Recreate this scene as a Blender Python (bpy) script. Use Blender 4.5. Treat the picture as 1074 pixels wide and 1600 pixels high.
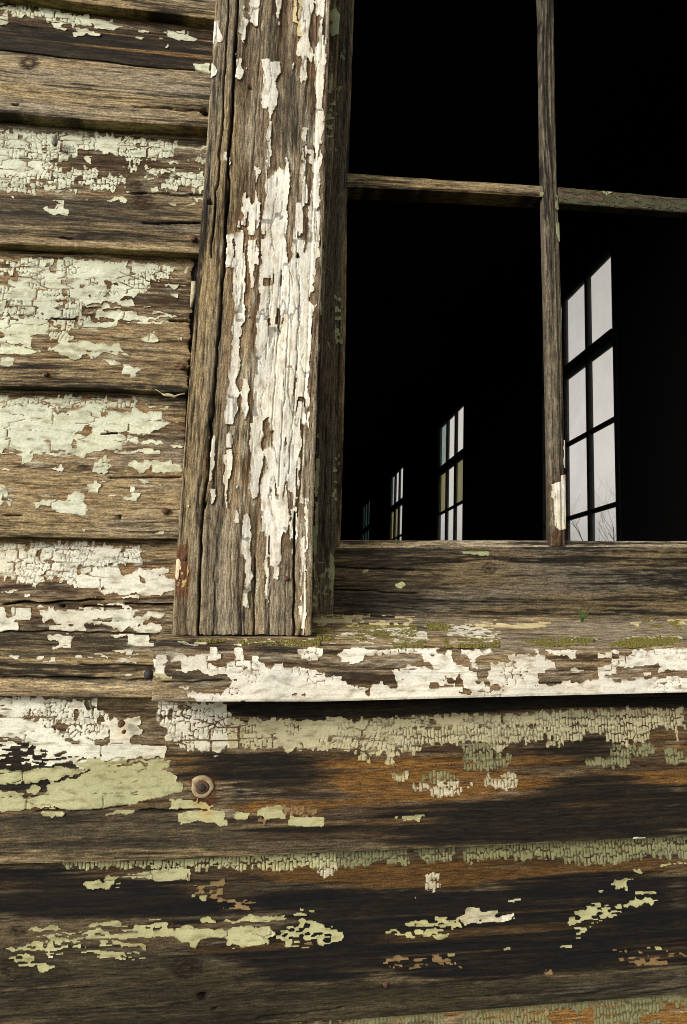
import bpy, bmesh, math, random
import numpy as np
from mathutils import Vector, Matrix

for o in list(bpy.data.objects):
    bpy.data.objects.remove(o, do_unlink=True)
S = bpy.context.scene
COL = S.collection
RAD = math.radians
random.seed(5)

# ------------------------------------------------------------------ camera
F_PX, YAW, PITCH, ROLL, CAM_D, CAM_H = 1100.0, 6.5, 8.0, 0.15, 0.675, 1.15
MROT = (Matrix.Rotation(-RAD(YAW), 3, 'Z') @ Matrix.Rotation(RAD(90 + PITCH), 3, 'X') @ Matrix.Rotation(RAD(ROLL), 3, 'Z'))
cd = bpy.data.cameras.new('camera')
cam = bpy.data.objects.new('camera', cd)
COL.objects.link(cam)
cam.matrix_world = Matrix.Translation((0, -CAM_D, CAM_H)) @ MROT.to_4x4()
cd.sensor_fit = 'VERTICAL'
cd.sensor_height = 36.0
cd.lens = 36.0 * F_PX / 1600.0
cd.clip_start = 0.02
cd.clip_end = 2000
S.camera = cam

# ------------------------------------------------------------------ sky and sun (soft, hazy daylight from the upper left)
SUN_EL, SUN_AZ = RAD(22), RAD(232)          # azimuth clockwise from +Y
w = bpy.data.worlds.new('World')
S.world = w
w.use_nodes = True
nt = w.node_tree
bg = nt.nodes['Background']
sky = nt.nodes.new('ShaderNodeTexSky')
sky.sky_type = 'NISHITA'
sky.sun_disc = False
sky.sun_elevation = SUN_EL
sky.sun_rotation = SUN_AZ
sky.air_density = 1.0
sky.dust_density = 4.0
sky.ozone_density = 1.0
hs = nt.nodes.new('ShaderNodeHueSaturation')
hs.inputs['Saturation'].default_value = 0.04
nt.links.new(sky.outputs[0], hs.inputs['Color'])
nt.links.new(hs.outputs[0], bg.inputs[0])
bg.inputs[1].default_value = 0.15
sd = bpy.data.lights.new('sun', 'SUN')
sd.energy = 1.5
sd.angle = RAD(12)
sd.color = (1.0, 0.955, 0.89)
sun = bpy.data.objects.new('sun', sd)
COL.objects.link(sun)
sv = Vector((math.sin(SUN_AZ) * math.cos(SUN_EL), math.cos(SUN_AZ) * math.cos(SUN_EL), math.sin(SUN_EL)))
sun.rotation_euler = sv.to_track_quat('Z', 'Y').to_euler()
sun.location = sv * 20

S.view_settings.view_transform = 'Standard'
S.view_settings.look = 'None'
S.view_settings.exposure = 0.22
S.view_settings.gamma = 1.0
S.render.engine = 'CYCLES'
S.cycles.filter_width = 1.0
S.cycles.max_bounces = 6
S.cycles.transparent_max_bounces = 12

# ------------------------------------------------------------------ measuring: photograph pixel <-> place
MR = np.array(MROT)
CP = np.array([0.0, -CAM_D, CAM_H])


def project(P):
    q = (P - CP) @ MR
    return 537 + F_PX * q[..., 0] / -q[..., 2], 800 - F_PX * q[..., 1] / -q[..., 2]


def ray(x, y):
    return MR @ np.array([(x - 537) / F_PX, -(y - 800) / F_PX, -1.0])


def at(x, y, Y):
    d = ray(x, y)
    return CP + d * ((Y + CAM_D) / d[1])


def at_x(x, y, X):
    d = ray(x, y)
    return CP + d * (X / d[0])


PXM = 0.000614        # metres per photograph pixel on the wall
PCELL = 0.00076       # mesh size of the paint sheets
WROW = 0.00082        # mesh size of the wood across the grain

# ------------------------------------------------------------------ numeric noise


def _h(ix, iy, seed):
    n = (ix.astype(np.int64) * 374761393 + iy.astype(np.int64) * 668265263 + seed * 1442695041) & 0xffffffff
    n = ((n ^ (n >> 13)) * 1274126177) & 0xffffffff
    n = (n ^ (n >> 16)) & 0xffffffff
    n = (n * 2246822519) & 0xffffffff
    n = n ^ (n >> 15)
    return (n & 0xffffff).astype(np.float32) / np.float32(0xffffff)


def vn(x, y, seed=0):
    fx, fy = np.floor(x), np.floor(y)
    tx, ty = (x - fx).astype(np.float32), (y - fy).astype(np.float32)
    tx = tx * tx * (3 - 2 * tx)
    ty = ty * ty * (3 - 2 * ty)
    ix, iy = fx.astype(np.int64), fy.astype(np.int64)
    a, b = _h(ix, iy, seed), _h(ix + 1, iy, seed)
    c, d = _h(ix, iy + 1, seed), _h(ix + 1, iy + 1, seed)
    return (a * (1 - tx) + b * tx) * (1 - ty) + (c * (1 - tx) + d * tx) * ty


def fbm(x, y, seed=0, o=3):
    s, a, t = 0, 1.0, 0
    for k in range(o):
        s = s + a * vn(x * 2 ** k + 13 * k, y * 2 ** k + 7 * k, seed + k * 17)
        t += a
        a *= .5
    return s / t


def voro(U, V, cu, cv, seed):
    """blocky crack cells: first two distances and the first centre"""
    x, y = U / cu, V / cv
    fx, fy = np.floor(x), np.floor(y)
    f1 = np.full(x.shape, 9., np.float32)
    f2 = f1.copy()
    cx, cy = np.zeros(x.shape, np.float32), np.zeros(x.shape, np.float32)
    for i in (-1, 0, 1):
        for j in (-1, 0, 1):
            jx = fx + i
            jy = fy + j
            ox = jx + .5 + (_h(jx, jy, seed) - .5) * .5
            oy = jy + .5 + (_h(jx, jy, seed + 5) - .5) * .8
            dx, dy = np.abs(x - ox), np.abs(y - oy)
            d = np.maximum(dx, dy).astype(np.float32)
            new = d < f1
            f2 = np.where(new, f1, np.minimum(f2, d))
            cx = np.where(new, ox, cx)
            cy = np.where(new, oy, cy)
            f1 = np.where(new, d, f1)
    return f1, f2, cx * cu, cy * cv


def sstep(a, b, x):
    t = np.clip((x - a) / (b - a), 0, 1)
    return t * t * (3 - 2 * t)


def boxblur(a, r, n=2):
    a = a.astype(np.float32)
    for _ in range(n):
        for ax in (0, 1):
            q_ = r
            r = q_[ax] if isinstance(q_, tuple) else q_
            p = np.concatenate([np.repeat(np.take(a, [0], ax), r + 1, ax), a, np.repeat(np.take(a, [-1], ax), r, ax)], ax)
            c = np.cumsum(p, ax, dtype=np.float64)
            k = 2 * r + 1
            if ax == 0:
                a = ((c[k:] - c[:-k]) / k).astype(np.float32)
            else:
                a = ((c[:, k:] - c[:, :-k]) / k).astype(np.float32)
            r = q_
    return a


def srgb(r, g, b):
    v = np.array([r, g, b]) / 255.
    return np.where(v < .04045, v / 12.92, ((v + .055) / 1.055) ** 2.4)


# ------------------------------------------------------------------ survey of paint, stains and painted sill shade, splits, knots (photograph pixels)
CROPS = {
    'A1': (0, 10, 5.967), 'A2': (160, 10, 5.967), 'D1': (0, 200, 5.967), 'D2': (160, 200, 5.967),
    'E1': (0, 400, 6.7125), 'E2': (150, 400, 6.7125), 'F1': (0, 610, 6.667), 'F2': (150, 610, 6.667),
    'H1': (0, 840, 6.4), 'H2': (130, 840, 6.4), 'I1': (0, 1085, 5.37), 'I2': (180, 1085, 4.882),
    'I3': (400, 1085, 4.475), 'I4': (620, 1085, 4.67), 'I5': (840, 1085, 4.67), 'J1': (0, 1330, 3.836),
    'J2': (260, 1330, 3.836), 'J3': (530, 1310, 3.836), 'J4': (790, 1300, 3.836), 'S1': (230, 980, 3.978),
    'S2': (480, 940, 3.58), 'S3': (770, 940, 3.58), 'C1': (310, 10, 4.296), 'C2': (300, 200, 4.131),
    'C3': (290, 400, 3.978), 'C4': (270, 600, 3.836), 'C5': (260, 800, 3.836), 'M1': (820, 640, 6.7125),
    'M2': (820, 10, 4.296), 'R1': (460, 800, 1.749), 'P': (0, 0, 1.0),
}
# each row: crop, code, points.  code = paint colour letter + style letter (k crackled, s smooth, f fringe, p sparse specks),
# '-' hole, stains: K black (on B6 below the sill: its shadow painted in), O orange, B dark brown, D dark grey, L olive, R rust, W pale
SURVEY = {}
exec("""
SURVEY['B1'] = '''
P K -60,40 340,58 335,114 160,97 -60,80
A1 gk 0,20 450,30 1074,140 1074,200 900,190 780,175 690,180 600,145 480,125 350,105 250,100 140,110 0,85
A1 gs 45,90 95,90 130,105 130,160 100,150 60,168 40,165
A1 gs 455,140 590,180 600,225 560,232 470,205
A1 gs 680,185 740,195 860,225 915,235 905,255 860,250 760,240
A1 gs 665,240 740,240 830,265 900,265 945,285 900,290 830,290 740,275 670,270
A1 gs 900,190 980,205 975,222 930,218
A2 gs 0,180 80,175 200,190 330,220 500,235 520,250 400,245 250,220 100,210 0,225
A2 gs 520,230 600,235 700,235 790,245 790,270 845,290 830,308 740,300 650,290 570,265
A2 gs 310,290 420,275 540,290 540,310 480,318 400,310 320,308
A2 gs 235,345 330,335 330,355 300,370 240,360
A2 gs 525,370 570,365 560,385
A2 gs 590,350 625,352 620,370
A2 gs 930,340 960,325 1030,355 1020,378 980,370
A2 gs 900,515 960,500 1000,560 1010,630 950,615 905,570
A1 B -60,60 1080,60 1080,540 560,490 300,450 -60,425
A2 B -10,60 1074,60 1074,650 860,610 600,595 300,570 -10,525
A1 K 130,120 450,120 520,250 620,350 800,330 1074,330 1074,500 900,520 760,470 640,370 500,380 400,420 200,400 0,330 0,180
A2 K 0,340 130,380 400,420 900,420 1000,480 700,520 400,480 100,520 0,480
A1 O 430,420 560,390 700,470 740,500 560,490
A2 O 130,425 240,450 380,490 410,540 250,520
A2 O 640,520 900,520 900,600 700,580
A2 W 0,480 120,470 400,540 400,555 0,525
A1 knot 280,545,9
A1 hole 155,935,3
A2 hole 960,1005,6
A2 crack 300,950 550,965 980,1000
'''
SURVEY['B2'] = '''
D1 gk -80,20 600,45 1074,75 1074,195 1010,200 975,225 970,215 790,205 730,205 720,260 720,290 640,295 580,320 540,340 540,370 600,400 730,370 880,360 925,400 915,470 870,480 840,460 720,475 700,520 600,540 670,545 600,580 580,605 500,600 430,590 340,560 330,600 130,600 80,590 -80,570
D1 - 740,205 790,210 970,215 1060,260 1074,300 1074,430 930,430 920,390 840,360 740,360 600,370 540,370 545,340 600,330 630,295 720,290 730,260
D1 - 290,475 430,490 420,515 310,510
D1 - 150,195 182,197 180,208 150,208
D1 - 210,195 260,197 255,211 215,210
D1 - 390,203 445,203 440,220 395,217
D1 - 390,340 420,380 400,385
D1 - 455,365 505,370 470,400 465,440 450,420
D1 - 560,462 605,465 600,480 560,475
D1 - 40,540 250,545 250,552 40,548
D1 gs 830,265 875,270 870,310 835,305
D1 gk 720,490 880,490 885,525 720,530
D1 gk 640,565 720,570 720,595 600,590
D1 gk 890,490 1074,470 1074,580 900,570 820,550 900,530
D1 gs 450,670 540,685 640,675 645,740 620,750 645,775 600,800 520,808 480,805 415,755 540,740 520,715 480,700
D1 ws 410,725 450,722 445,740 415,738
D1 ws 500,720 540,722 530,740 490,738
D1 ws 95,636 125,638 120,652 98,650
D1 ws 690,688 715,690 712,702
D1 ws 788,686 806,690 800,704
D1 gs 960,640 1074,655 1074,670 970,660
D2 gk -40,80 500,115 690,125 710,150 690,210 650,270 590,295 500,290 400,298 370,295 350,320 310,335 290,330 230,300 215,270 130,265 50,235 0,215
D2 gs 730,150 760,145 860,170 955,175 990,240 850,215 750,190
D2 gk 185,330 280,345 370,340 375,360 330,370 315,410 250,390 190,370
D2 gk 380,370 440,350 520,365 600,370 700,395 780,395 800,410 860,420 945,395 960,590 850,605 840,570 800,545 700,550 680,585 600,580 540,590 460,590 470,560 550,545 500,510 620,490 640,470 620,400 530,400 520,440 460,475 400,470 390,440 400,400
D2 gs 660,315 720,310 735,325 680,335
D2 gk 790,300 850,310 860,285 985,260 985,335 860,335 800,330
D2 gk 0,450 120,440 130,415 180,425 175,450 235,470 230,490 150,515 90,520 60,500 0,500
D2 gk 0,540 60,520 110,530 230,530 225,560 150,575 0,585
D2 gs 405,600 500,625 470,632 430,625
D2 gs 515,625 600,625 620,640 540,638
D2 gs 210,600 270,600 260,625 220,620
D2 gs 720,635 950,640 950,665 880,675 875,705 850,670 740,665
D2 gs 665,715 730,715 720,740 680,740
D2 gs 790,715 865,705 860,735 800,730
D2 gs 890,720 950,700 945,750 890,735
D2 gs 80,650 170,650 225,675 220,685 100,668
D2 gs 385,500 420,500 410,520
D2 knot 370,690,11
D2 knot 320,540,6
D2 crack 270,605 410,605 560,620 940,625
D2 crack 380,890 920,885
D1 crack 560,1025 650,1030
D1 B 600,330 740,210 1060,260 1074,430 900,600 560,400
D2 B -20,220 300,300 950,240 950,420 700,380 400,340 380,560 240,560 -20,400
D1 D -60,620 1074,660 1074,900 -60,900
D2 D -20,660 950,740 950,1000 -20,860
D1 W -60,980 1074,1020 1074,1110 -60,1080
D2 W -20,1020 950,1060 950,1150 -20,1120
'''
SURVEY['B3'] = '''
E1 gk -60,40 700,20 1074,60 1074,690 880,715 780,715 790,745 830,765 680,770 740,720 660,755 690,795 740,820 740,860 830,870 840,900 1074,925 1074,1000 1040,1020 1040,1050 1000,1070 880,1065 860,1045 740,1050 710,1065 640,1045 540,1015 440,1020 385,1000 430,960 470,930 560,945 600,950 640,900 620,870 480,850 410,855 400,880 330,890 300,940 360,1010 300,1020 200,1015 -60,1020
E1 gs -60,670 500,670 660,755 690,795 500,800 400,880 330,890 300,940 360,1010 300,1020 -60,1020
E1 gs 640,900 830,890 1074,925 1074,1000 1040,1050 880,1065 710,1065 540,1015 400,1000 470,930 560,945
E1 - 490,90 605,90 600,155 560,150 490,130
E1 - 60,70 190,70 190,85 60,85
E1 - 50,190 200,195 150,270 60,270
E1 - 625,250 690,235 770,265 770,300 700,320 660,300
E1 - 580,460 620,430 680,430 680,470 800,480 790,500 660,495 580,485
E1 - 50,525 130,530 130,555 50,550
E1 - 500,545 560,560 720,545 830,560 870,540 940,530 1030,570 1030,660 950,665 940,640 870,620 860,580 700,575 560,570
E1 - 50,630 350,642 200,655 50,642
E1 - 770,655 830,630 830,670 790,670
E1 - 50,815 105,815 100,860 50,865
E1 - 930,275 1030,290 1030,325 950,320
E1 - 810,310 890,310 890,330 810,330
E1 - 880,455 920,460 900,480
E1 - 150,928 290,933 220,942
E1 - 560,690 625,693 620,712
E1 - 410,780 560,795 680,795 560,802
E1 gs -20,1065 120,1070 160,1090 150,1130 110,1140 -20,1130
E1 ws 480,1225 505,1215 530,1245 500,1268 480,1262
E2 gk -80,40 350,60 650,110 820,120 830,185 780,190 760,225 660,250 580,280 570,340 530,370 440,375 450,410 370,430 300,425 -80,430
E2 - 100,265 200,265 240,290 215,330 100,340
E2 gs -80,440 250,430 440,460 435,505 330,518 200,495 -80,470
E2 gs -80,480 200,510 300,530 490,545 480,560 300,565 250,575 -80,560
E2 gs 30,590 300,590 560,620 600,630 600,650 330,655 60,660 30,640
E2 gs 560,600 620,570 670,575 660,600 785,590 780,610 660,625
E2 gs 600,635 840,635 840,655 620,658
E2 gs 930,635 985,635 985,660 940,650
E2 gs -80,690 220,680 560,680 700,685 760,695 720,715 650,765 600,735 430,728 290,715 200,752 -80,765
E2 gs 490,525 610,520 615,540 500,540
E2 gs 840,580 920,565 920,590
E2 gs 720,280 845,280 850,310 895,310 890,335 810,340 740,340
E2 gs 745,390 835,390 835,430 790,420
E2 gs 625,420 670,425 665,440 630,435
E2 gs 885,120 1000,110 990,130 930,165 890,185
E2 gs 450,850 530,810 660,830 690,860 640,930 560,935 540,890 470,880
E2 gs 610,770 700,790 740,820 715,825 680,800
E2 gs 805,860 870,850 900,755 930,770 920,830 915,885 850,900
E2 gs -80,925 100,935 80,1010 40,1010 20,1060 -80,1060
E2 gs 135,1030 190,960 300,940 320,1000 355,1045 250,1050 140,1045
E2 gs 60,1080 100,1090 180,1120 160,1135 100,1130
E2 gs 65,1130 90,1140 80,1160
E2 gs 310,1175 380,1180 465,1210 400,1240 310,1240
E2 gs 370,1240 415,1240 415,1270 370,1280
E2 gs 750,1140 800,1135 795,1160 760,1155
E1 crack 540,662 790,664
E2 crack 770,680 985,680
E2 crack 770,683 985,684
E1 knot 940,580,8
E2 R 820,1140 940,1140 940,1185 820,1175
E1 R 440,1200 545,1215 550,1310 450,1300
E2 B 450,200 980,190 960,760 450,640
E2 B 300,980 960,900 950,1250 350,1150
'''
SURVEY['B4'] = '''
F1 gk -60,70 1080,70 1080,180 1040,180 960,170 790,205 700,210 580,200 540,190 300,165 -60,165
F1 gs -60,175 300,175 480,195 560,225 620,245 740,260 780,215 900,195 1080,190 1080,610 900,625 830,655 860,680 800,715 770,710 760,690 620,690 480,670 420,700 330,745 280,780 210,775 180,690 130,665 60,690 -60,690
F1 - 800,450 880,380 940,405 990,285 995,330 950,430 880,460
F1 - 755,530 790,530 790,590 760,595
F1 - 50,606 340,622 300,637 50,622
F1 - 480,630 700,605 720,615 500,642
F1 gs 430,690 520,680 515,715 470,728
F1 ws 590,825 640,785 665,790 650,830 610,840
F1 ws 90,803 240,796 230,812 160,820 80,817
F1 ws 215,1020 260,1000 305,1025 260,1038
F1 gs -40,1015 130,1015 130,1070 100,1115 -40,1130
F1 gs -40,1140 120,1130 130,1170 80,1220 -40,1235
F1 gs 340,1165 420,1075 460,1110 560,1125 680,1115 710,1080 790,1060 830,1100 880,1075 980,1060 980,1130 940,1130 950,1200 860,1225 900,1235 890,1290 850,1318 760,1275 600,1245 570,1240 520,1245 460,1215 370,1225
F1 - 520,1145 550,1150 545,1180 520,1170
F1 - 890,1105 935,1105 930,1135 890,1130
F1 gs 440,1050 490,1018 520,1050 480,1080
F1 gs 975,730 1074,740 1074,880 1010,870 1000,800
F1 gs 900,1460 940,1450 935,1480
F1 ws 850,708 970,713 960,730 860,727
F2 gk -20,75 440,95 440,190 300,190 220,195 100,185 90,225 60,225 40,180 -20,185
F2 gs -80,240 60,250 110,200 250,210 440,200 540,230 690,235 690,290 760,335 820,350 815,310 850,310 855,350 780,370 700,370 640,405 560,410 550,460 500,485 400,480 -80,470
F2 gs -80,470 250,460 400,490 490,500 460,560 380,560 330,580 320,605 -80,610
F2 gs 500,510 640,530 650,555 500,550
F2 gs -80,630 200,615 330,615 480,620 570,625 575,605 650,610 655,630 715,630 710,665 610,675 520,660 420,640 380,650 300,645 250,630 -80,645
F2 gs 300,730 420,740 520,730 640,730 720,760 780,745 785,770 840,790 885,820 880,845 830,850 760,885 740,850 660,850 600,825 530,800 480,845 430,840 370,810 370,785
F2 gk -20,720 80,700 200,695 200,740 130,760 190,780 190,800 120,845 90,885 20,880 -20,840
F2 gs 440,910 620,910 610,960 500,980
F2 gs 615,995 680,955 740,965 680,990
F2 ws 320,1020 460,1010 455,1050 340,1040
F2 gs 370,1065 460,1065 440,1135 320,1130 400,1100
F2 ws 480,1058 580,1053 540,1077
F2 gs 600,1110 640,1115 625,1140
F2 gs -20,1000 60,975 80,1000 70,1050 -20,1050
F2 ws 90,1078 190,1070 180,1095 130,1098
F2 gs 780,570 840,560 895,565 890,600 790,595
F2 gs 560,150 620,145 600,165
F2 gs 630,170 690,150 690,185 640,185
F2 ws 585,870 625,863 620,887
F2 gs 680,1475 735,1460 730,1495 690,1490
F2 ws 35,928 120,928 100,944
F2 - 60,225 100,230 95,275 70,265
F2 crack 60,450 220,450
F2 crack 150,905 880,905
F2 hair 0,1220 860,1250
F2 hair 60,1350 850,1350
F2 hole 250,1325,3
F1 crack 60,1300 220,1300
F1 knot 775,800,5
F2 R 660,1220 800,1220 780,1310 690,1310
F2 B 450,300 900,250 890,650 500,700
'''
SURVEY['B5'] = '''
H1 ck -60,50 1040,50 1040,540 1000,550 960,515 800,505 780,485 700,470 690,440 600,430 560,400 510,430 490,455 380,465 350,490 270,455 170,450 100,380 70,400 50,450 -60,470
H1 - 430,210 540,240 470,232
H1 - 590,253 700,262 600,272
H1 - 820,280 880,285 840,325
H1 - 930,230 970,235 960,265 930,260
H1 - 930,300 970,300 970,365 930,360
H1 cs 60,525 150,515 130,540 80,560
H1 cs 165,550 220,540 215,570
H1 cs 280,560 320,560 310,605 290,600
H1 cs 360,570 395,590 370,600
H1 cs 930,580 1010,565 1010,610 950,600
H1 cs 310,665 500,670 505,705 400,710 310,695
H1 cs 90,700 320,705 310,790 270,845 220,840 130,820 130,870 175,880 160,930 -60,950 -60,800 70,790
H1 cs 370,740 470,715 465,800 420,800 390,825 375,780
H1 cs 370,845 410,845 400,868
H1 cs 520,740 840,740 880,705 1040,700 1040,800 930,805 890,840 830,835 770,865 720,870 690,845 640,845 590,800 520,810
H1 cs 465,870 540,850 620,860 650,880 700,910 720,870 780,870 820,910 800,950 500,940 480,910
H1 cs 450,960 800,960 730,1010 720,1095 590,1100 600,1030 470,1020
H1 cp 40,1180 240,1170 240,1220 80,1230
H1 cp 390,1180 600,1170 560,1250 400,1250
H1 cp 720,1110 1000,1180 1000,1250 760,1240
H2 ck -40,60 610,90 570,140 600,200 640,230 560,280 400,265 340,275 230,270 130,260 -40,270
H2 cs -40,290 100,285 140,310 330,300 420,330 480,310 830,305 840,375 905,380 895,540 790,535 780,575 660,570 460,565 350,575 250,560 140,555 130,510 -40,505
H2 - 340,310 415,310 415,350 370,365 345,345
H2 - 100,300 145,300 130,360 100,360
H2 - 245,488 270,488 268,514 246,514
H2 - 645,413 665,413 665,440 645,440
H2 cs 380,575 540,575 715,585 710,610 560,605 400,595
H2 cs 100,580 180,570 175,615
H2 cs -40,680 200,650 400,650 420,690 380,690 300,675 0,700
H2 cs -40,715 150,700 370,705 480,710 490,740 545,740 550,800 600,810 640,750 730,735 845,735 840,770 730,785 720,810 620,820 600,850 540,860 500,880 390,890 340,920 240,880 160,880 160,845 230,850 280,800 100,810 50,840 -40,830
H2 cs 490,910 540,880 640,855 710,850 780,880 770,920 700,950 570,950
H2 cs 260,965 400,965 395,1000 270,1000
H2 cs 500,1010 540,965 670,970 660,1040 720,1050 710,1090 500,1085 475,1060
H2 cp 150,1120 400,1120 600,1110 620,1150 300,1210 -20,1250 -20,1210
H2 cs 340,1190 420,1170 510,1195 500,1220 430,1245 500,1255 480,1268 320,1260
H2 cs 330,1370 390,1350 490,1390 400,1400
H2 cs 350,1490 440,1450 410,1490
H2 cs 580,705 640,705 640,735 590,735
H2 cs 820,275 905,290 860,297
H1 crack 40,665 380,650 600,645 1024,625
H1 crack 40,660 380,646 600,641 1024,621
H1 crack 40,940 1024,950
H1 hair 40,1260 1024,1275
H1 crack 40,1395 1024,1415
H1 hair 40,1535 600,1550
H2 crack 0,690 380,690
H2 crack 420,665 890,660
H2 crack 420,661 890,656
H2 crack 0,950 870,965
H2 crack 0,1275 690,1280
H2 crack 0,1410 690,1425
H2 hair 0,290 900,300
H1 hole 640,685,3
H1 D -60,880 1024,900 1024,1200 -60,1180
H2 D -20,900 400,1000 400,1150 -20,1150
H1 W -60,1440 1024,1440 1024,1600 -60,1600
H2 W -20,1480 700,1480 700,1600 -20,1600
H1 W 40,590 1024,590 1024,640 40,650
H1 B 40,450 1000,440 1000,600 40,590
'''
SURVEY['B6'] = '''
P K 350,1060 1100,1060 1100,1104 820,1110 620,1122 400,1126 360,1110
I1 ck -60,10 820,40 820,115 880,130 890,160 920,160 920,200 990,210 1010,300 1080,310 1080,540 830,540 700,560 620,580 640,520 600,470 520,450 480,490 380,460 250,420 120,370 -60,360
I1 cs -60,210 360,215 430,330 700,420 1080,420 1080,540 830,540 700,560 620,580 640,520 600,470 520,450 480,490 380,460 250,420 120,370 -60,360
I1 - 620,130 665,135 640,215 625,215
I1 - 430,260 540,225 590,255 555,310 480,300 440,300
I1 - 645,320 710,320 690,345 650,345
I1 - 765,405 920,365 920,395 780,435
I1 cp -60,360 120,370 480,480 640,470 900,530 640,640 560,660 300,600 -60,600
I1 ys -60,640 200,620 400,605 560,600 640,620 760,640 870,605 1080,590 1080,925 980,930 830,975 700,965 620,970 500,965 380,945 300,985 150,970 -60,965
I1 ys 620,580 830,540 1080,540 1080,592 870,605 760,640
I1 - -60,740 100,760 250,740 400,715 420,740 380,830 250,860 180,840 140,800 -60,810
I1 ys 270,790 330,770 370,790 330,820 280,815
I1 - 165,685 245,665 245,715 170,710
I1 - 430,715 640,668 770,628 640,692 440,727
I1 - 780,625 890,602 1074,578 1074,590 890,612
I1 ys 360,960 420,955 510,985 500,1015 400,1020 350,1000
I1 ys 290,1060 310,1030 350,1030 350,1060
I1 ys 720,975 800,985 780,1005 720,1000
I1 ys 900,1010 1000,990 990,1015 910,1020
I2 cs -40,195 70,190 150,170 150,250 190,290 120,330 150,390 200,410 340,365 410,380 400,470 230,490 -40,510
I2 ys -40,520 250,500 390,475 405,500 400,550 300,590 380,580 455,625 440,670 470,680 470,770 300,800 0,850 -40,855
I2 - -10,540 200,518 240,498 390,478 250,512 200,532
I2 ys 365,880 400,820 470,800 600,800 800,850 700,875 530,870
I2 ys 490,930 600,900 700,880 870,870 865,990 780,1000 730,990 660,960 580,975 510,975
I2 ys 920,940 940,900 1010,910 1000,940
I2 ys 0,910 60,880 200,880 180,905 20,920
I2 ck 330,60 600,60 860,60 870,150 920,200 1074,180 1074,410 870,410 800,400 800,450 720,455 690,430 600,415 500,420 490,370 390,350 390,255 340,260 345,200 320,200
I2 vk 860,150 920,200 1074,180 1074,410 860,410
I3 vk -20,172 1074,160 1074,390 980,430 900,420 840,425 700,400 560,370 440,395 380,385 290,385 220,415 195,410 190,370 90,380 -20,385
I3 vk 700,430 810,425 790,470 710,470
I3 ys 780,485 800,495 780,507
I3 vk 880,450 940,445 1010,480 960,500 900,480
I3 vf 945,560 1074,540 1074,590 990,605
I3 ys 260,870 300,855 440,860 470,890 440,915 340,915 260,905
I3 ys 20,830 150,780 180,850 130,865 30,850
I3 Tk 180,780 420,780 420,860 200,850
I3 Tk 20,860 100,860 60,900 20,890
I3 ys 970,865 1030,840 1030,880 990,880
I4 vk -20,172 300,160 640,140 1074,130 1074,230 -20,250
I4 vf -20,250 1074,230 1074,340 1000,330 950,380 910,330 820,370 780,410 700,415 690,360 480,350 300,370 200,370 170,430 50,430 -20,400
I4 Gf 480,370 690,370 700,450 840,450 830,500 790,560 700,550 590,550 480,540 490,440
I4 Gf 180,600 300,560 450,590 440,640 260,640 190,640
I4 Vf 610,590 870,570 880,680 800,700 650,670
I4 Vf 110,660 400,640 560,660 400,740 290,740 110,690
I4 vf 0,570 100,570 90,610 0,630
I4 vk 370,510 410,510 400,545
I4 ys 60,880 170,880 160,920 70,920
I4 ys 0,890 50,880 40,920
I5 vf -20,130 400,110 1074,92 1074,260 1000,240 950,265 900,235 820,240 820,310 720,360 590,365 500,340 490,290 420,300 350,270 330,330 280,320 250,350 150,375 130,330 60,310 -20,330
I5 Gf 350,470 690,450 690,510 560,540 370,535
I5 Gf 530,380 700,375 840,360 870,420 760,460 700,445 520,450
I5 Gf 920,400 1074,390 1074,520 940,490
I5 vk 50,350 120,340 120,390 60,390
I5 vk 1005,255 1074,250 1074,330 1010,330
I5 ys 485,815 515,812 500,830
I5 cs 440,1062 560,1056 560,1080 480,1080
I5 ws 580,1053 815,1043 810,1060 600,1077
I5 cs 190,1073 340,1068 200,1086
I1 K -60,350 250,420 640,480 860,540 640,650 380,840 180,850 -60,820
I1 D -60,980 1074,960 1074,1310 -60,1330
I1 W -60,1350 1074,1330 1074,1420 -60,1440
I2 B 120,130 330,80 400,350 200,400 120,360
I2 K 410,430 700,430 860,460 850,640 560,660 450,600
I2 D -20,900 1074,920 1074,1150 -20,1180
I3 B -20,400 1074,400 1074,1000 -20,1000
I3 K -20,400 120,400 400,470 460,620 200,640 -20,640
I3 K 180,880 680,880 660,960 200,1000 -20,960
I3 O 460,400 1074,480 1074,800 640,780 560,600
I3 O -20,700 420,740 420,880 -20,880
I3 D -20,960 1074,900 1074,1100 -20,1120
I4 B -20,350 1074,330 1074,1000 -20,1000
I4 O 0,480 470,380 480,560 900,430 1074,420 1074,560 820,700 600,780 100,790 0,650
I4 K -20,850 1074,760 1074,1080 -20,1110
I5 B -20,200 1074,200 1074,1000 -20,1000
I5 K 130,550 640,550 760,650 1074,690 1074,1010 -20,1070 -20,760 120,640
I5 K 250,360 480,330 500,440 340,450 140,420
I5 O -20,560 180,640 60,740 -20,750
I5 O 680,540 1074,520 1074,660 760,650
I5 O 130,470 350,460 350,520 130,520
I5 O 820,240 1074,260 1074,400 900,440 820,330
I2 R 560,620 760,620 780,840 700,980 600,860
I2 R 20,190 80,190 85,300 60,360 40,300
I1 crack 300,985 420,965 620,985 900,960 1074,935
I2 crack 200,885 530,880 700,885
'''
SURVEY['B7'] = '''
J1 yf 380,60 1074,30 1074,100 940,105 740,105 640,100 500,105 400,100
J1 ys 515,190 580,165 600,195 620,125 740,140 880,110 900,150 930,105 1080,100 1080,175 940,175 900,160 760,165 700,190 630,205 600,230 520,235
J1 yp 600,160 900,150 860,190 640,230 520,250
J1 yh 180,465 330,435 370,440 360,465 220,485
J1 yh 20,595 200,550 200,570 60,605
J1 yh -40,605 60,585 60,605 -40,625
J1 yh 270,550 325,540 320,600 270,600
J1 yh 210,725 240,670 300,655 335,690 280,730
J1 yh 155,640 210,625 205,655 170,660
J1 ch 280,615 330,635 290,645
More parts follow.
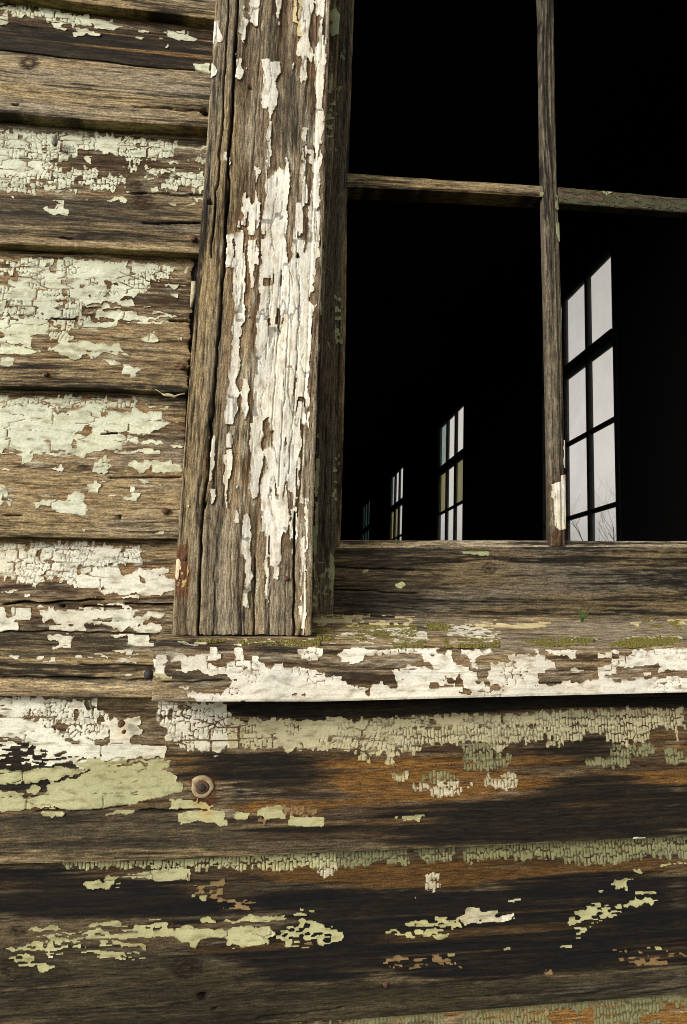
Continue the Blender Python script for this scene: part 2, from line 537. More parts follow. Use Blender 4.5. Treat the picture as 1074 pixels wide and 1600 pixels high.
J1 yh 415,520 650,495 880,480 940,430 1000,425 1020,480 900,520 800,525 650,515 430,530
J1 ys 640,530 700,520 810,560 880,550 915,590 900,620 820,590 720,575 650,560
J1 yh 1020,480 1080,470 1080,510 1020,505
J1 yp 200,510 640,460 640,640 460,640 200,560
J1 yp 580,420 760,420 760,450 580,450
J1 yp 640,560 900,600 860,650 640,640
J1 yp 780,420 960,400 940,480 800,470
J2 yf -20,30 530,10 830,5 1074,0 1074,90 980,140 900,140 880,100 830,70 770,105 640,110 540,90 490,105 430,110 330,100 190,105 -20,95
J2 Vf 890,90 1060,80 980,145 900,145
J2 ys -20,95 180,110 175,180 140,240 100,240 100,180 -20,165
J2 ys -20,490 130,460 400,470 640,450 680,480 630,520 640,560 540,540 480,560 360,545 300,520 210,550 205,585 100,550 60,520 -20,505
J2 ys 330,410 480,400 520,380 720,375 690,415 600,435 330,430
J2 yh 170,260 260,250 260,290 180,295
J2 yh 770,370 830,345 840,390 780,390
J2 yh 855,350 910,345 890,385
J2 yh 180,405 280,400 290,430 200,430
J2 yh 370,575 430,570 420,590 375,590
J2 yh 680,530 750,545 730,580
J2 Tp 190,190 350,150 340,250 280,300 140,250
J2 Tp 300,280 480,290 600,350 500,390 380,370
J2 Th 820,540 880,530 900,565 830,570
J2 Th 590,560 620,565 610,590
J2 Th 480,745 520,745 510,765
J3 Gf -20,70 240,60 400,60 430,150 340,150 240,140 130,170 -20,165
J3 Gf 440,60 700,50 690,110 640,135 540,160 500,120
J3 Gf 740,50 1074,30 1074,125 850,120 770,165 740,120
J3 Vf 510,200 600,220 610,280 540,325 510,280
J3 Vh 720,460 780,400 830,410 850,440 1000,440 1045,480 930,510 870,500 740,510
J3 yh 650,475 710,475 700,500 660,500
J3 yh 430,570 500,545 620,540 610,560 540,590 440,580
J3 yh 500,490 550,480 540,510
J3 yh 670,685 705,685 700,710 670,710
J3 yh 995,650 1040,645 1030,670
J3 Th 700,740 750,750 740,775 700,770
J3 yh 450,350 475,340 470,365
J3 Vh 950,385 1074,365 1050,377 960,393
J3 yh 380,515 470,505 460,522
J3 Th 260,710 370,715 360,740 270,740
J3 Th 540,690 630,690 620,760 550,740
J3 Th 140,820 175,820 170,845
J4 Gf -20,50 340,40 560,35 1074,5 1074,130 1000,150 900,150 700,175 560,200 440,200 340,170 100,165 -20,160
J4 yh 580,440 720,430 760,400 850,390 930,405 880,425 780,440 720,445 640,495 570,515 530,490 620,475
J4 yh 635,305 740,270 770,285 720,300 735,340 690,345 650,330
J4 yh 545,345 610,340 560,360
J4 yh 700,230 860,225 860,240 740,240
J4 yh 590,385 630,385 600,398
J4 yh 330,685 400,660 470,665 440,677 350,692
J4 yh 860,690 940,690 900,708
J4 ch 430,535 470,540 440,560
J4 yh 750,345 890,355 880,375 790,380
J4 ch -20,470 40,500 40,520 -20,540
J4 yh 920,193 1030,183 1030,197
J4 yh 360,498 430,503 420,514
J4 yh -20,688 40,688 20,707
J4 Th 690,705 720,710 715,725 690,722
J4 Th 770,700 800,700 800,715 770,715
J4 Th 230,830 270,825 260,850 225,845
J4 Th 880,790 910,785 900,805
J4 Th 960,710 985,720 975,740
J1 K -20,90 1080,180 1080,330 900,400 -20,430
J1 L -20,600 1080,560 1080,1040 -20,1040
J2 L -20,560 300,600 1074,860 1074,1040 -20,1040
J2 K -20,170 330,330 300,450 -20,450
J2 B 180,90 620,100 720,400 400,380 200,300
J2 K 560,230 1074,200 1074,560 1074,800 540,760 200,600 700,560 720,400
J2 O 500,100 830,80 900,130 1074,100 1074,200 830,200 560,180
J3 K -20,340 500,320 1074,320 1074,850 500,830 300,800 -20,750
J3 O -20,150 500,130 720,110 1074,130 1074,250 800,300 640,320 300,300 -20,310
J3 L -20,850 500,860 1074,880 1074,1060 -20,1080
J4 K -20,320 600,230 1074,270 1074,800 -20,860
J4 O -20,160 300,170 700,190 1074,140 1074,250 600,240 200,290 -20,280
J4 L -20,900 1074,830 1074,950 -20,1020
J1 yp 60,640 200,560 420,520 640,540 560,600 340,620 200,700 120,690
J1 yp 480,430 820,405 1000,470 840,500 600,480
J2 yp 640,470 760,400 1000,430 1074,520 900,580 700,570
J3 yp 280,560 420,500 640,460 760,520 620,610 400,600
J3 Tp 200,720 420,690 640,700 700,760 520,790 300,770
J4 yp 380,480 560,420 700,470 520,560 430,640 360,600
J4 Tp 640,700 860,690 1020,730 940,800 700,790
J1 knot 110,705,15
J1 knot 115,480,7
J2 knot 120,700,14
J2 hole 220,870,6
J2 hole 290,945,3
J2 knot 20,440,7
J1 hole 300,910,2
J1 hair 20,850 1074,770
J1 hair 20,990 400,960 1074,900
J2 hair 20,930 400,860 1074,800
J2 crack 540,1000 1074,940
J4 hair 0,960 1050,880
J3 hair 0,1010 1074,930
'''
SURVEY['B8'] = '''
J4 Gf -20,1000 250,990 500,980 1030,930 1074,930 1074,1050 970,1030 940,1090 860,1100 750,1110 560,1115 510,1060 440,1090 380,1050 270,1080 220,1110 -20,1110
J3 Gf 350,1030 620,1015 620,1080 350,1085
J3 Gf 740,1000 1074,970 1074,1100 750,1100
J3 Gf -300,1040 340,1030 330,1090 -300,1100
J3 O -200,1080 1074,1060 1074,1300 -200,1300
J4 O -20,1060 1074,1020 1074,1300 -20,1300
'''
SURVEY['casing'] = '''
C1 wk 105,100 150,115 160,150 130,180 150,200 130,260 100,265 90,200
C1 wk 95,275 115,285 105,335 85,340
C1 wk 85,395 115,430 100,450 75,460
C1 wk 265,-60 290,-60 285,45 268,45
C1 wk 330,-60 425,-60 420,110 400,148 370,150 335,110
C1 wk 310,85 335,130 330,160 310,165 305,210 295,190 280,155 300,120
C1 wk 510,-60 555,-60 553,130 520,110
C1 Yk 630,-60 660,-60 660,105 630,95
C1 Yk 665,-60 700,-60 700,60 690,200 670,190
C1 wk 700,-60 750,-60 745,190 740,330 725,440 730,520 715,525 710,480 700,505 690,500 685,400 655,340 660,250 690,200
C1 wk 750,-60 770,-60 765,140 748,140
C1 wk 790,-60 845,-60 830,200 850,300 845,450 830,560 825,680 840,790 825,900 770,900 790,560 785,330 795,250 820,180 800,100
C1 wk 750,300 775,295 770,380 778,450 755,450 735,395 748,370
C1 wk 625,340 645,335 640,415 628,418
C1 wk 845,220 870,230 865,290 850,285
C1 wk 435,410 490,390 545,430 550,470 525,490 525,560 500,660 500,800 490,870 445,870 465,780 455,680 430,640
C1 wk 245,400 285,390 288,480 270,518 240,505 250,470
C1 wk 240,262 252,262 250,292 238,292
C1 wk 330,390 339,395 336,435
C1 wk 310,690 340,700 355,740 345,790 330,785 305,755
C1 wk 745,620 765,640 765,720 750,710
C2 wk 475,10 500,0 525,20 520,120 510,260 500,330 500,380 530,340 520,220 540,200 555,260 575,320 590,310 600,140 620,140 630,190 625,300 615,480 630,480 620,700 615,800 630,880 440,880 450,700 455,560 470,480 465,300 480,100
C2 wk 395,290 440,285 445,330 420,400 440,440 435,510 440,600 430,680 410,720 430,800 420,880 360,880 370,700 385,490 410,480 415,410
C2 wk 330,415 380,405 378,560 360,700 350,880 270,880 285,700 290,560 320,500
C2 wk 225,697 275,700 272,820 260,880 220,880
C2 wk 190,120 240,130 238,175 220,187 190,175
C2 wk 210,210 232,205 230,262 212,250
C2 wk 715,40 750,35 745,120 728,185 718,140
C2 wk 760,85 775,90 770,220 755,215
C2 wk 785,-10 845,-10 825,100 835,220 815,270 830,340 825,460 810,480 825,520 820,700 810,880 740,880 750,600 770,300 765,220
C2 wk 705,270 740,268 740,440 725,465 695,445
C2 wk 670,530 720,515 728,590 730,640 700,660 720,690 720,760 700,880 640,880 650,650
C2 - 680,810 705,815 700,850 680,845
C3 wk 245,-20 290,-20 290,90 245,80
C3 wk 290,-20 380,-20 370,120 370,250 350,400 345,470 330,640 325,850 275,850 265,740 280,600 285,420 295,300 290,150
C3 wk 400,-20 455,-20 455,30 425,60 435,180 410,200 405,330 410,460 382,455 385,320 395,200
C3 wk 470,-20 820,-20 815,150 800,230 815,300 790,340 780,480 790,580 775,600 780,700 760,850 435,850 435,560 450,420 460,300 450,200 465,60
C3 - 490,170 530,170 530,205 490,205
C3 - 500,290 508,300 500,350
C3 - 690,-20 720,-20 715,40 700,45
C3 - 785,255 815,255 810,300 790,295
C3 - 640,20 655,20 645,80
C3 - 560,440 590,380 598,390 592,490 585,450
C3 wk 355,795 380,800 375,850 355,850
C4 wk 340,-20 390,-20 380,120 360,238 305,232 310,150 330,60
C4 wk 418,-20 450,-20 447,60 450,140 420,148
C4 wk 490,-20 810,-20 815,200 790,270 770,270 780,340 770,400 760,600 750,720 720,820 650,820 600,820 600,760 600,640 585,700 590,820 530,820 535,610 570,570 550,520 560,410 600,400 610,310 570,305 580,160 550,180 540,350 530,490 490,495 520,590 500,690 460,705 440,610 460,560 465,400 485,150
C4 - 665,290 690,250 690,300 680,420 670,470
C4 - 695,590 715,585 710,640 720,680 710,780 690,790 690,690
C4 wk 215,370 248,365 245,480 225,565 205,555
C4 wk 305,345 355,350 355,400 305,400
C4 wk 300,405 365,400 360,550 345,600 330,740 305,740 310,600 298,540
C4 wk 380,500 410,490 405,600 400,700 385,806 370,806 380,600
C4 wk 215,690 250,675 262,710 245,750 218,740
C4 wk 78,710 90,712 88,760 78,760
C4 wk 800,640 812,640 810,700 803,700
C4 wk 765,690 785,690 780,740 762,735
C4 wk 790,735 808,735 805,806 790,806
C4 wk 430,785 455,785 455,806 430,806
C5 wk 408,-20 425,-20 425,38 408,38
C5 wk 225,50 243,50 240,120 225,140
C5 wk 470,40 490,15 508,60 495,130 500,230 515,300 515,400 500,520 505,550 490,590 460,570 465,420 470,300 450,240 460,180
C5 wk 600,-20 630,-20 620,120 600,300 615,400 605,480 590,490 582,460 595,390 583,350 600,200 580,120
C5 wk 640,-20 700,-20 690,100 700,160 690,270 660,320 625,318 630,200
C5 wk 650,320 672,320 668,380 650,375
C5 wk 700,-20 730,-20 728,150 720,180 700,100
C5 wk 735,-20 785,-20 780,120 755,115 740,205 735,170
C5 wk 745,230 760,235 755,265 747,262
C5 wk 830,-20 850,-20 840,120 840,300 835,500 838,700 815,705 800,560 815,480 795,400 800,250 810,180 800,140 825,110
C5 wk 60,300 85,280 95,330 80,385 55,385
C5 Yk 95,360 138,340 138,420 110,460 100,515 42,525 45,470 90,440
C5 wk 770,590 778,590 775,630 768,630
C5 wk 375,235 383,240 380,295
P crack 372,-10 363,165 359,224 350,408 335,608 323,746 315,826 309,1000
P crack 373,-10 364,165 360,224 351,408 336,608 324,746 316,826 310,1000
P crack 358,-10 348,196 330,400
P hair 410,10 404,120 398,240
P crack 398,870 398,1000
P crack 460,800 459,1000
P crack 461,800 460,1000
P hair 335,880 334,1000
P hair 362,850 362,1000
P hair 378,930 377,1000
P hair 420,900 421,1000
P hair 448,880 447,1000
P hair 300,560 288,760 
P hair 440,420 430,600 425,700
P hair 455,410 446,600 436,760
P hair 423,430 417,560
P hair 470,430 461,600 452,740
P hair 484,500 472,660
C2 hole 118,478,4
C3 hole 700,-2,3
C1 hole 350,528,2
C4 hole 190,720,4
C4 knot 230,680,7
C5 R 60,200 135,180 150,340 130,520 60,540 50,350
C5 R 95,240 130,240 130,290 95,290
C1 D 420,30 510,30 500,400 420,400
C1 D 520,560 650,420 700,860 500,860
C2 D 520,30 640,120 600,220 520,200
C2 B 300,250 470,250 400,420 290,500
C1 B 220,160 420,160 400,640 240,600
C1 B 540,60 660,100 660,420 540,400
C5 B 30,520 140,520 140,740 30,740
'''
SURVEY['stop'] = '''
C1 ls 885,-40 945,-35 945,90 935,180 885,175
C1 ls 880,220 925,222 920,290 910,400 890,450 900,570 865,580 880,300
C1 lp 840,560 925,560 900,880 830,880
C2 lk 845,0 870,0 850,500 850,880 825,880 830,500
C3 lk 820,-20 850,-20 840,300 820,600 800,610 815,300
C3 ls 800,610 825,620 820,835 790,835 
C4 ls 845,-20 870,-20 865,120 850,290 825,285
C4 lp 840,290 880,290 870,450 840,450
C4 ls 865,440 895,460 890,540 860,550
C4 lk 850,560 875,560 870,820 845,820
C5 lk 885,-20 910,-20 905,120 890,430 880,440
C5 lp 880,440 910,440 900,600 880,600
'''
SURVEY['stile'] = '''
C1 lp 960,280 985,280 985,360 960,360
C1 ls 930,575 942,575 940,640 930,640
C1 ls 915,590 925,590 925,859 915,859
C2 ls 920,0 932,0 945,100 930,135 922,80
C2 ls 880,835 890,835 890,867 880,867
C3 ls 885,10 898,15 895,60 887,65
C3 ls 880,125 890,130 888,180 880,180
C3 ls 925,430 938,435 935,545 925,545
C3 ls 845,460 860,465 858,510 847,508
C3 ls 895,530 912,540 908,580 897,575
C3 ls 930,605 942,610 940,690 930,690
C3 lp 930,250 980,250 980,550 930,550
C4 lp 960,420 1000,420 980,700 960,700
C5 ls 985,270 1005,280 1000,560 985,590 965,580 980,400
C5 ls 915,430 930,430 935,500 915,500
C5 lp 880,300 1000,300 1000,600 880,600
C3 B 955,400 985,400 985,835 955,835
C4 B 985,180 1025,180 1010,806 980,806
'''
SURVEY['rail'] = '''
R1 ls 278,195 305,195 300,213 282,210
R1 ls 195,160 208,160 205,168
R1 ls 465,110 520,110 515,120 470,118
R1 ls 110,258 140,258 130,270
R1 knot 533,155,7
R1 D 110,100 340,100 340,290 110,290
R1 O 115,178 140,178 138,190 115,190
R1 O 385,165 410,165 405,175
R1 crack 110,150 330,160
R1 crack 108,212 340,222
'''
SURVEY['sill'] = '''
S1 wb 35,180 70,163 118,185 115,215 95,225 120,240 118,280 75,285 35,265
S1 wb 165,180 200,165 240,190 290,175 380,150 420,137 465,155 465,195 430,180 420,210 370,215 370,235 440,235 530,215 525,145 570,130 608,150 605,210 635,210 640,185 675,190 680,215 740,225 735,265 640,265 600,270 560,340 540,320 500,300 440,300 400,315 350,295 320,265 280,290 170,280 165,245 230,240 165,205
S1 wb 225,410 300,395 420,405 480,410 490,370 540,330 600,270 770,260 775,215 850,225 855,260 940,250 1000,270 1090,290 1090,480 700,480 400,480 220,470 300,460 230,420
S1 - 440,430 470,435 465,450 445,445
S1 - 880,420 985,415 985,430 880,430
S1 wb 925,150 1000,125 1090,130 1090,190 985,205 970,180 930,170
S1 ws 185,368 240,363 230,380
S1 ys 70,290 110,290 150,315 150,330 70,315
S2 wb -20,260 65,260 70,300 50,322 -20,320
S2 wb -20,385 50,385 115,415 180,410 205,440 220,465 330,480 420,455 480,465 500,490 490,440 480,375 540,375 580,350 690,370 700,340 640,330 640,300 700,305 800,280 808,320 790,330 850,340 900,360 890,400 840,410 810,460 700,480 700,490 860,480 860,440 890,390 950,380 950,420 960,460 1090,470 1090,545 800,560 500,565 300,570 -20,580
S2 - 780,420 830,400 810,450 700,475 700,460 770,455
S2 - 845,497 980,487 1000,500 850,512
S2 wb 150,300 190,270 340,260 480,265 480,290 340,300 310,300 300,330 270,355 240,355 230,330 160,320
S2 wb 340,270 740,265 740,290 690,300 480,300
S2 wb 870,275 1040,262 1040,300 1000,290 960,295 960,320 890,325
S2 wb 925,350 960,340 960,370 930,375
S2 wb 1045,350 1090,345 1090,410 1045,410
S2 - 335,498 352,500 347,522
S2 - 555,505 590,505 580,517
S3 wb -20,345 90,345 95,300 150,290 230,300 350,320 340,360 300,390 280,390 270,430 235,460 150,490 -20,520
S3 wb -20,470 250,465 500,445 640,425 850,425 1040,425 1200,425 1200,520 600,530 250,545 -20,545
S3 - -20,465 60,462 75,480 -20,490
S3 - 270,390 480,405 610,420 600,432 280,462 262,445
S3 - 920,455 1040,465 1040,475 930,462
S3 - 640,435 800,430 640,447
S3 wb 280,275 330,265 475,270 475,300 430,310 330,290
S3 wb 230,265 250,265 245,295
S3 wb 370,330 400,310 395,345
S3 wb 575,315 590,285 660,285 690,255 710,275 690,300 650,315 600,322
S3 wb 450,370 500,370 498,395 452,395
S3 wb 560,360 640,345 730,300 800,275 1200,255 1200,400 930,390 960,355 820,350 690,370 690,400 620,415 590,395
S3 wb 840,390 880,388 878,415 845,415
S2 Ys 30,95 250,105 560,130 500,142 100,132
S2 Yp 40,60 600,70 600,120 40,110
S2 cp 200,180 640,140 1074,130 1074,230 60,240
S2 Yk 890,125 1074,115 1074,150 980,152 900,145
S3 Ys 0,120 150,115 340,115 220,150 90,150 0,140
S3 Ys 580,138 655,138 645,150 590,150
S3 Ys 770,130 900,108 885,126 820,138
S3 Ys 320,180 375,175 370,185
S3 cp 440,205 580,205 560,218 450,218
S3 cp 730,195 1040,195 1040,210 730,210
S3 Ys 1000,105 1040,100 1040,112 1000,115
S1 cp 200,90 1074,75 1074,120 200,110
S1 ws 575,110 650,85 665,100 600,118
S1 ws 780,75 805,70 805,92 785,90
S2 B 205,400 330,380 460,430 420,470 230,470
S2 D 70,270 330,310 450,330 450,470 220,470 70,330
S3 B 350,340 590,300 600,420 290,420
S3 K 280,390 400,400 400,450 280,460
S1 D 130,290 480,300 480,400 130,400
S1 crack 100,340 460,330
S2 K 260,70 600,80 560,125 250,110
'''
SURVEY['mullion'] = '''
M1 wm 285,790 380,765 385,680 425,680 425,300 475,380 475,900 465,1240 370,1260 315,1210 295,1000
M1 R 250,1290 450,1250 450,1430 250,1430
M1 lp 215,350 260,350 260,1280 215,1280
M2 ls 190,380 205,380 208,420 192,415
M2 Gp 78,20 96,20 106,1000 90,1000
M2 ls 205,1250 240,1250 240,1390 210,1400
P ls 872,350 880,350 881,370 874,372
P ls 876,480 883,490 882,510 876,505
P ls 878,540 886,545 885,600 879,590
'''
SURVEY['muntin'] = '''
P ls 835,305 852,292 845,318
P B 545,290 860,298 860,306 545,300
'''
SURVEY['muntin_r'] = '''
M2 dk 300,1215 370,1220 360,1255 310,1255
M2 ls 500,1240 560,1250 540,1265
M2 dk 520,1275 740,1285 740,1340 510,1340
M2 dk 780,1290 1040,1300 1040,1360 800,1350
M2 ls 880,1270 960,1275 950,1295
M2 dp 240,1210 1040,1260 1040,1370 240,1330
'''
""")

PAINT = {'g': srgb(205, 205, 178), 'c': srgb(218, 213, 193), 'w': srgb(228, 221, 205), 'y': srgb(176, 172, 128),
         'v': srgb(184, 175, 138), 'V': srgb(190, 182, 154), 'G': srgb(128, 126, 90), 'd': srgb(74, 76, 52), 'Y': srgb(204, 188, 142), 'T': srgb(134, 110, 74),
         'l': srgb(160, 166, 124)}
PK = list(PAINT)
STYLE = {'k': 1, 's': 2, 'f': 3, 'p': 4, 'b': 5, 'h': 6, 'm': 7}
STAINS_SHADE = 'KOBDLRW'
PADX, PADY = 60, 60
RW, RH = 1074 + 2 * PADX, 1600 + 2 * PADY


def fill_poly(pts):
    """boolean raster window of one polygon (even-odd rule)"""
    pts = np.asarray(pts, float) + [PADX, PADY]
    x0, y0 = np.floor(pts.min(0)).astype(int)
    x1, y1 = np.ceil(pts.max(0)).astype(int) + 1
    x0, y0, x1, y1 = max(x0, 0), max(y0, 0), min(x1, RW), min(y1, RH)
    if x1 <= x0 or y1 <= y0:
        return None
    X, Y = np.meshgrid(np.arange(x0, x1) + .5, np.arange(y0, y1) + .5)
    ins = np.zeros(X.shape, bool)
    n = len(pts)
    for i in range(n):
        (ax, ay), (bx, by) = pts[i], pts[(i + 1) % n]
        if ay == by:
            continue
        ins ^= ((ay > Y) != (by > Y)) & (X < (bx - ax) * (Y - ay) / (by - ay) + ax)
    return slice(y0, y1), slice(x0, x1), ins


def windowed_blur(a, r, rx=None, ry=None):
    rx, ry = rx or r, ry or r
    r = max(rx, ry)
    ys, xs = np.nonzero(a.any(1))[0], np.nonzero(a.any(0))[0]
    if len(ys) == 0:
        return a
    y0, y1 = max(ys[0] - 3 * r, 0), min(ys[-1] + 3 * r, a.shape[0])
    x0, x1 = max(xs[0] - 3 * r, 0), min(xs[-1] + 3 * r, a.shape[1])
    out = a.copy()
    out[y0:y1, x0:x1] = boxblur(a[y0:y1, x0:x1], (ry, rx), 2)
    return out


class Survey:
    def __init__(self, key):
        self.kind = np.zeros((RH, RW), np.int8)      # 1 + paint index
        self.style = np.zeros((RH, RW), np.int8)
        self.stain = {}
        self.cracks, self.hairs, self.knots, self.holes = [], [], [], []
        if key == 'far':
            gx, gy = np.meshgrid(np.arange(RW), np.arange(RH))
            self.kind[fbm(gx * .012, gy * .03, 61, 4) > .53] = 1
            self.kind[fbm(gx * .012 + 40, gy * .03, 65, 4) > .6] = 2
            self.style[self.kind > 0] = 2
        for line in SURVEY.get(key, '').strip().splitlines():
            f = line.split()
            x0, y0, s = CROPS[f[0]]
            code = f[1]
            P = [tuple(float(v) for v in t.split(',')) for t in f[2:]]
            if code in ('knot', 'hole'):
                (a, b, r) = P[0]
                (self.knots if code == 'knot' else self.holes).append((a / s + x0, b / s + y0, r))
                continue
            P = [(a / s + x0, b / s + y0) for a, b in P]
            if code == 'crack':
                self.cracks.append(P)
                continue
            if code == 'hair':
                self.hairs.append(P)
                continue
            r = fill_poly(P)
            if r is None:
                continue
            sy, sx, m = r
            if code in STAINS_SHADE:
                self.stain.setdefault(code, np.zeros((RH, RW), np.float32))[sy, sx][m] = 1
            elif code == '-':
                self.kind[sy, sx][m] = 0
            else:
                if code[1] == 'p':
                    m = m & (self.kind[sy, sx] == 0)
                self.kind[sy, sx][m] = PK.index(code[0]) + 1
                self.style[sy, sx][m] = STYLE[code[1]]
        for k in self.stain:
            if k == 'R':
                self.stain[k] = windowed_blur(self.stain[k], 5)
            elif key in ('casing', 'stile', 'stop', 'mullion'):
                self.stain[k] = windowed_blur(self.stain[k], 0, 4, 26)
            else:
                self.stain[k] = windowed_blur(self.stain[k], 0, 46, 6)
        self.near = windowed_blur(((self.kind > 0) & (self.style != 4)).astype(np.float32), 12)

    @staticmethod
    def idx(px, py):
        x = np.mod(px, 2148)
        x = np.minimum(x, 2148 - x)
        y = np.mod(py, 3200)
        y = np.minimum(y, 3200 - y)
        # the film border hides a few pixels: read just inside it
        x = np.clip(np.where(x < 9, 18 - x, np.where(x > 1059, 2118 - x, x)), 0, 1073)
        y = np.clip(np.where(y < 17, 34 - y, np.where(y > 1589, 3178 - y, y)), 0, 1599)
        return (y + PADY).astype(int), (x + PADX).astype(int)


# ------------------------------------------------------------------ materials
def nodes(mat):
    mat.use_nodes = True
    n = mat.node_tree
    return n, n.nodes, n.links, n.nodes['Principled BSDF']


def wood_material():
    m = bpy.data.materials.new('weathered_wood')
    t, N, L, b = nodes(m)
    col = N.new('ShaderNodeAttribute'); col.attribute_name = 'col'
    uv = N.new('ShaderNodeAttribute'); uv.attribute_name = 'guv'
    mp = N.new('ShaderNodeMapping'); mp.inputs['Scale'].default_value = (75, 640, 1)
    L.new(uv.outputs['Vector'], mp.inputs[0])
    n1 = N.new('ShaderNodeTexNoise'); n1.inputs['Scale'].default_value = 1; n1.inputs['Detail'].default_value = 4
    n1.inputs['Roughness'].default_value = .65
    L.new(mp.outputs[0], n1.inputs['Vector'])
    mp2 = N.new('ShaderNodeMapping'); mp2.inputs['Scale'].default_value = (480, 1000, 1)
    L.new(uv.outputs['Vector'], mp2.inputs[0])
    n2 = N.new('ShaderNodeTexNoise'); n2.inputs['Scale'].default_value = 1; n2.inputs['Detail'].default_value = 2
    L.new(mp2.outputs[0], n2.inputs['Vector'])
    r = N.new('ShaderNodeValToRGB')
    r.color_ramp.elements[0].position = .33; r.color_ramp.elements[0].color = (.34, .33, .31, 1)
    r.color_ramp.elements[1].position = .66; r.color_ramp.elements[1].color = (1.52, 1.50, 1.45, 1)
    L.new(n1.outputs[0], r.inputs[0])
    r2 = N.new('ShaderNodeValToRGB')
    r2.color_ramp.elements[0].position = .32; r2.color_ramp.elements[0].color = (.58, .57, .56, 1)
    r2.color_ramp.elements[1].position = .68; r2.color_ramp.elements[1].color = (1.38, 1.37, 1.34, 1)
    L.new(n2.outputs[0], r2.inputs[0])
    m1 = N.new('ShaderNodeMix'); m1.data_type = 'RGBA'; m1.blend_type = 'MULTIPLY'; m1.inputs[0].default_value = 1
    L.new(col.outputs['Color'], m1.inputs[6]); L.new(r.outputs[0], m1.inputs[7])
    m2 = N.new('ShaderNodeMix'); m2.data_type = 'RGBA'; m2.blend_type = 'MULTIPLY'; m2.inputs[0].default_value = 1
    L.new(m1.outputs[2], m2.inputs[6]); L.new(r2.outputs[0], m2.inputs[7])
    L.new(m2.outputs[2], b.inputs['Base Color'])
    bp = N.new('ShaderNodeBump'); bp.inputs['Strength'].default_value = .75; bp.inputs['Distance'].default_value = .0006
    ad = N.new('ShaderNodeMath'); ad.operation = 'MULTIPLY_ADD'; ad.inputs[1].default_value = .35
    L.new(n2.outputs[0], ad.inputs[0]); L.new(n1.outputs[0], ad.inputs[2])
    L.new(ad.outputs[0], bp.inputs['Height']); L.new(bp.outputs[0], b.inputs['Normal'])
    b.inputs['Roughness'].default_value = .88
    b.inputs['Specular IOR Level'].default_value = .22
    return m


def paint_material():
    m = bpy.data.materials.new('old_flaking_paint')
    t, N, L, b = nodes(m)
    col = N.new('ShaderNodeAttribute'); col.attribute_name = 'col'
    uv = N.new('ShaderNodeAttribute'); uv.attribute_name = 'guv'
    mp = N.new('ShaderNodeMapping'); mp.inputs['Scale'].default_value = (500, 900, 1)
    L.new(uv.outputs['Vector'], mp.inputs[0])
    n1 = N.new('ShaderNodeTexNoise'); n1.inputs['Scale'].default_value = 1; n1.inputs['Detail'].default_value = 5
    L.new(mp.outputs[0], n1.inputs['Vector'])
    mp2 = N.new('ShaderNodeMapping'); mp2.inputs['Scale'].default_value = (70, 190, 1)
    L.new(uv.outputs['Vector'], mp2.inputs[0])
    n2 = N.new('ShaderNodeTexNoise'); n2.inputs['Scale'].default_value = 1; n2.inputs['Detail'].default_value = 5
    L.new(mp2.outputs[0], n2.inputs['Vector'])
    r = N.new('ShaderNodeValToRGB')
    r.color_ramp.elements[0].position = .3; r.color_ramp.elements[0].color = (.8, .79, .76, 1)
    r.color_ramp.elements[1].position = .62; r.color_ramp.elements[1].color = (1.05, 1.05, 1.05, 1)
    L.new(n1.outputs[0], r.inputs[0])
    r2 = N.new('ShaderNodeValToRGB')
    r2.color_ramp.elements[0].position = .28; r2.color_ramp.elements[0].color = (.56, .51, .42, 1)
    r2.color_ramp.elements[1].position = .5; r2.color_ramp.elements[1].color = (1.05, 1.05, 1.04, 1)
    L.new(n2.outputs[0], r2.inputs[0])
    m1 = N.new('ShaderNodeMix'); m1.data_type = 'RGBA'; m1.blend_type = 'MULTIPLY'; m1.inputs[0].default_value = 1
    L.new(col.outputs['Color'], m1.inputs[6]); L.new(r.outputs[0], m1.inputs[7])
    m2 = N.new('ShaderNodeMix'); m2.data_type = 'RGBA'; m2.blend_type = 'MULTIPLY'; m2.inputs[0].default_value = 1
    L.new(m1.outputs[2], m2.inputs[6]); L.new(r2.outputs[0], m2.inputs[7])
    L.new(m2.outputs[2], b.inputs['Base Color'])
    bp = N.new('ShaderNodeBump'); bp.inputs['Strength'].default_value = .5; bp.inputs['Distance'].default_value = .0004
    L.new(n1.outputs[0], bp.inputs['Height']); L.new(bp.outputs[0], b.inputs['Normal'])
    b.inputs['Roughness'].default_value = .62
    b.inputs['Specular IOR Level'].default_value = .3
    return m


def plain_material(name, c0, c1, scale=8, rough=.8, stretch=(1, 1, 1), bump=.3, dist=.004, metallic=0):
    m = bpy.data.materials.new(name)
    t, N, L, b = nodes(m)
    tc = N.new('ShaderNodeTexCoord')
    mp = N.new('ShaderNodeMapping'); mp.inputs['Scale'].default_value = stretch
    L.new(tc.outputs['Object'], mp.inputs[0])
    n1 = N.new('ShaderNodeTexNoise'); n1.inputs['Scale'].default_value = scale; n1.inputs['Detail'].default_value = 6
    L.new(mp.outputs[0], n1.inputs['Vector'])
    r = N.new('ShaderNodeValToRGB')
    r.color_ramp.elements[0].position = .3; r.color_ramp.elements[0].color = (*c0, 1)
    r.color_ramp.elements[1].position = .7; r.color_ramp.elements[1].color = (*c1, 1)
    L.new(n1.outputs[0], r.inputs[0]); L.new(r.outputs[0], b.inputs['Base Color'])
    bp = N.new('ShaderNodeBump'); bp.inputs['Strength'].default_value = bump; bp.inputs['Distance'].default_value = dist
    L.new(n1.outputs[0], bp.inputs['Height']); L.new(bp.outputs[0], b.inputs['Normal'])
    b.inputs['Roughness'].default_value = rough
    b.inputs['Metallic'].default_value = metallic
    return m


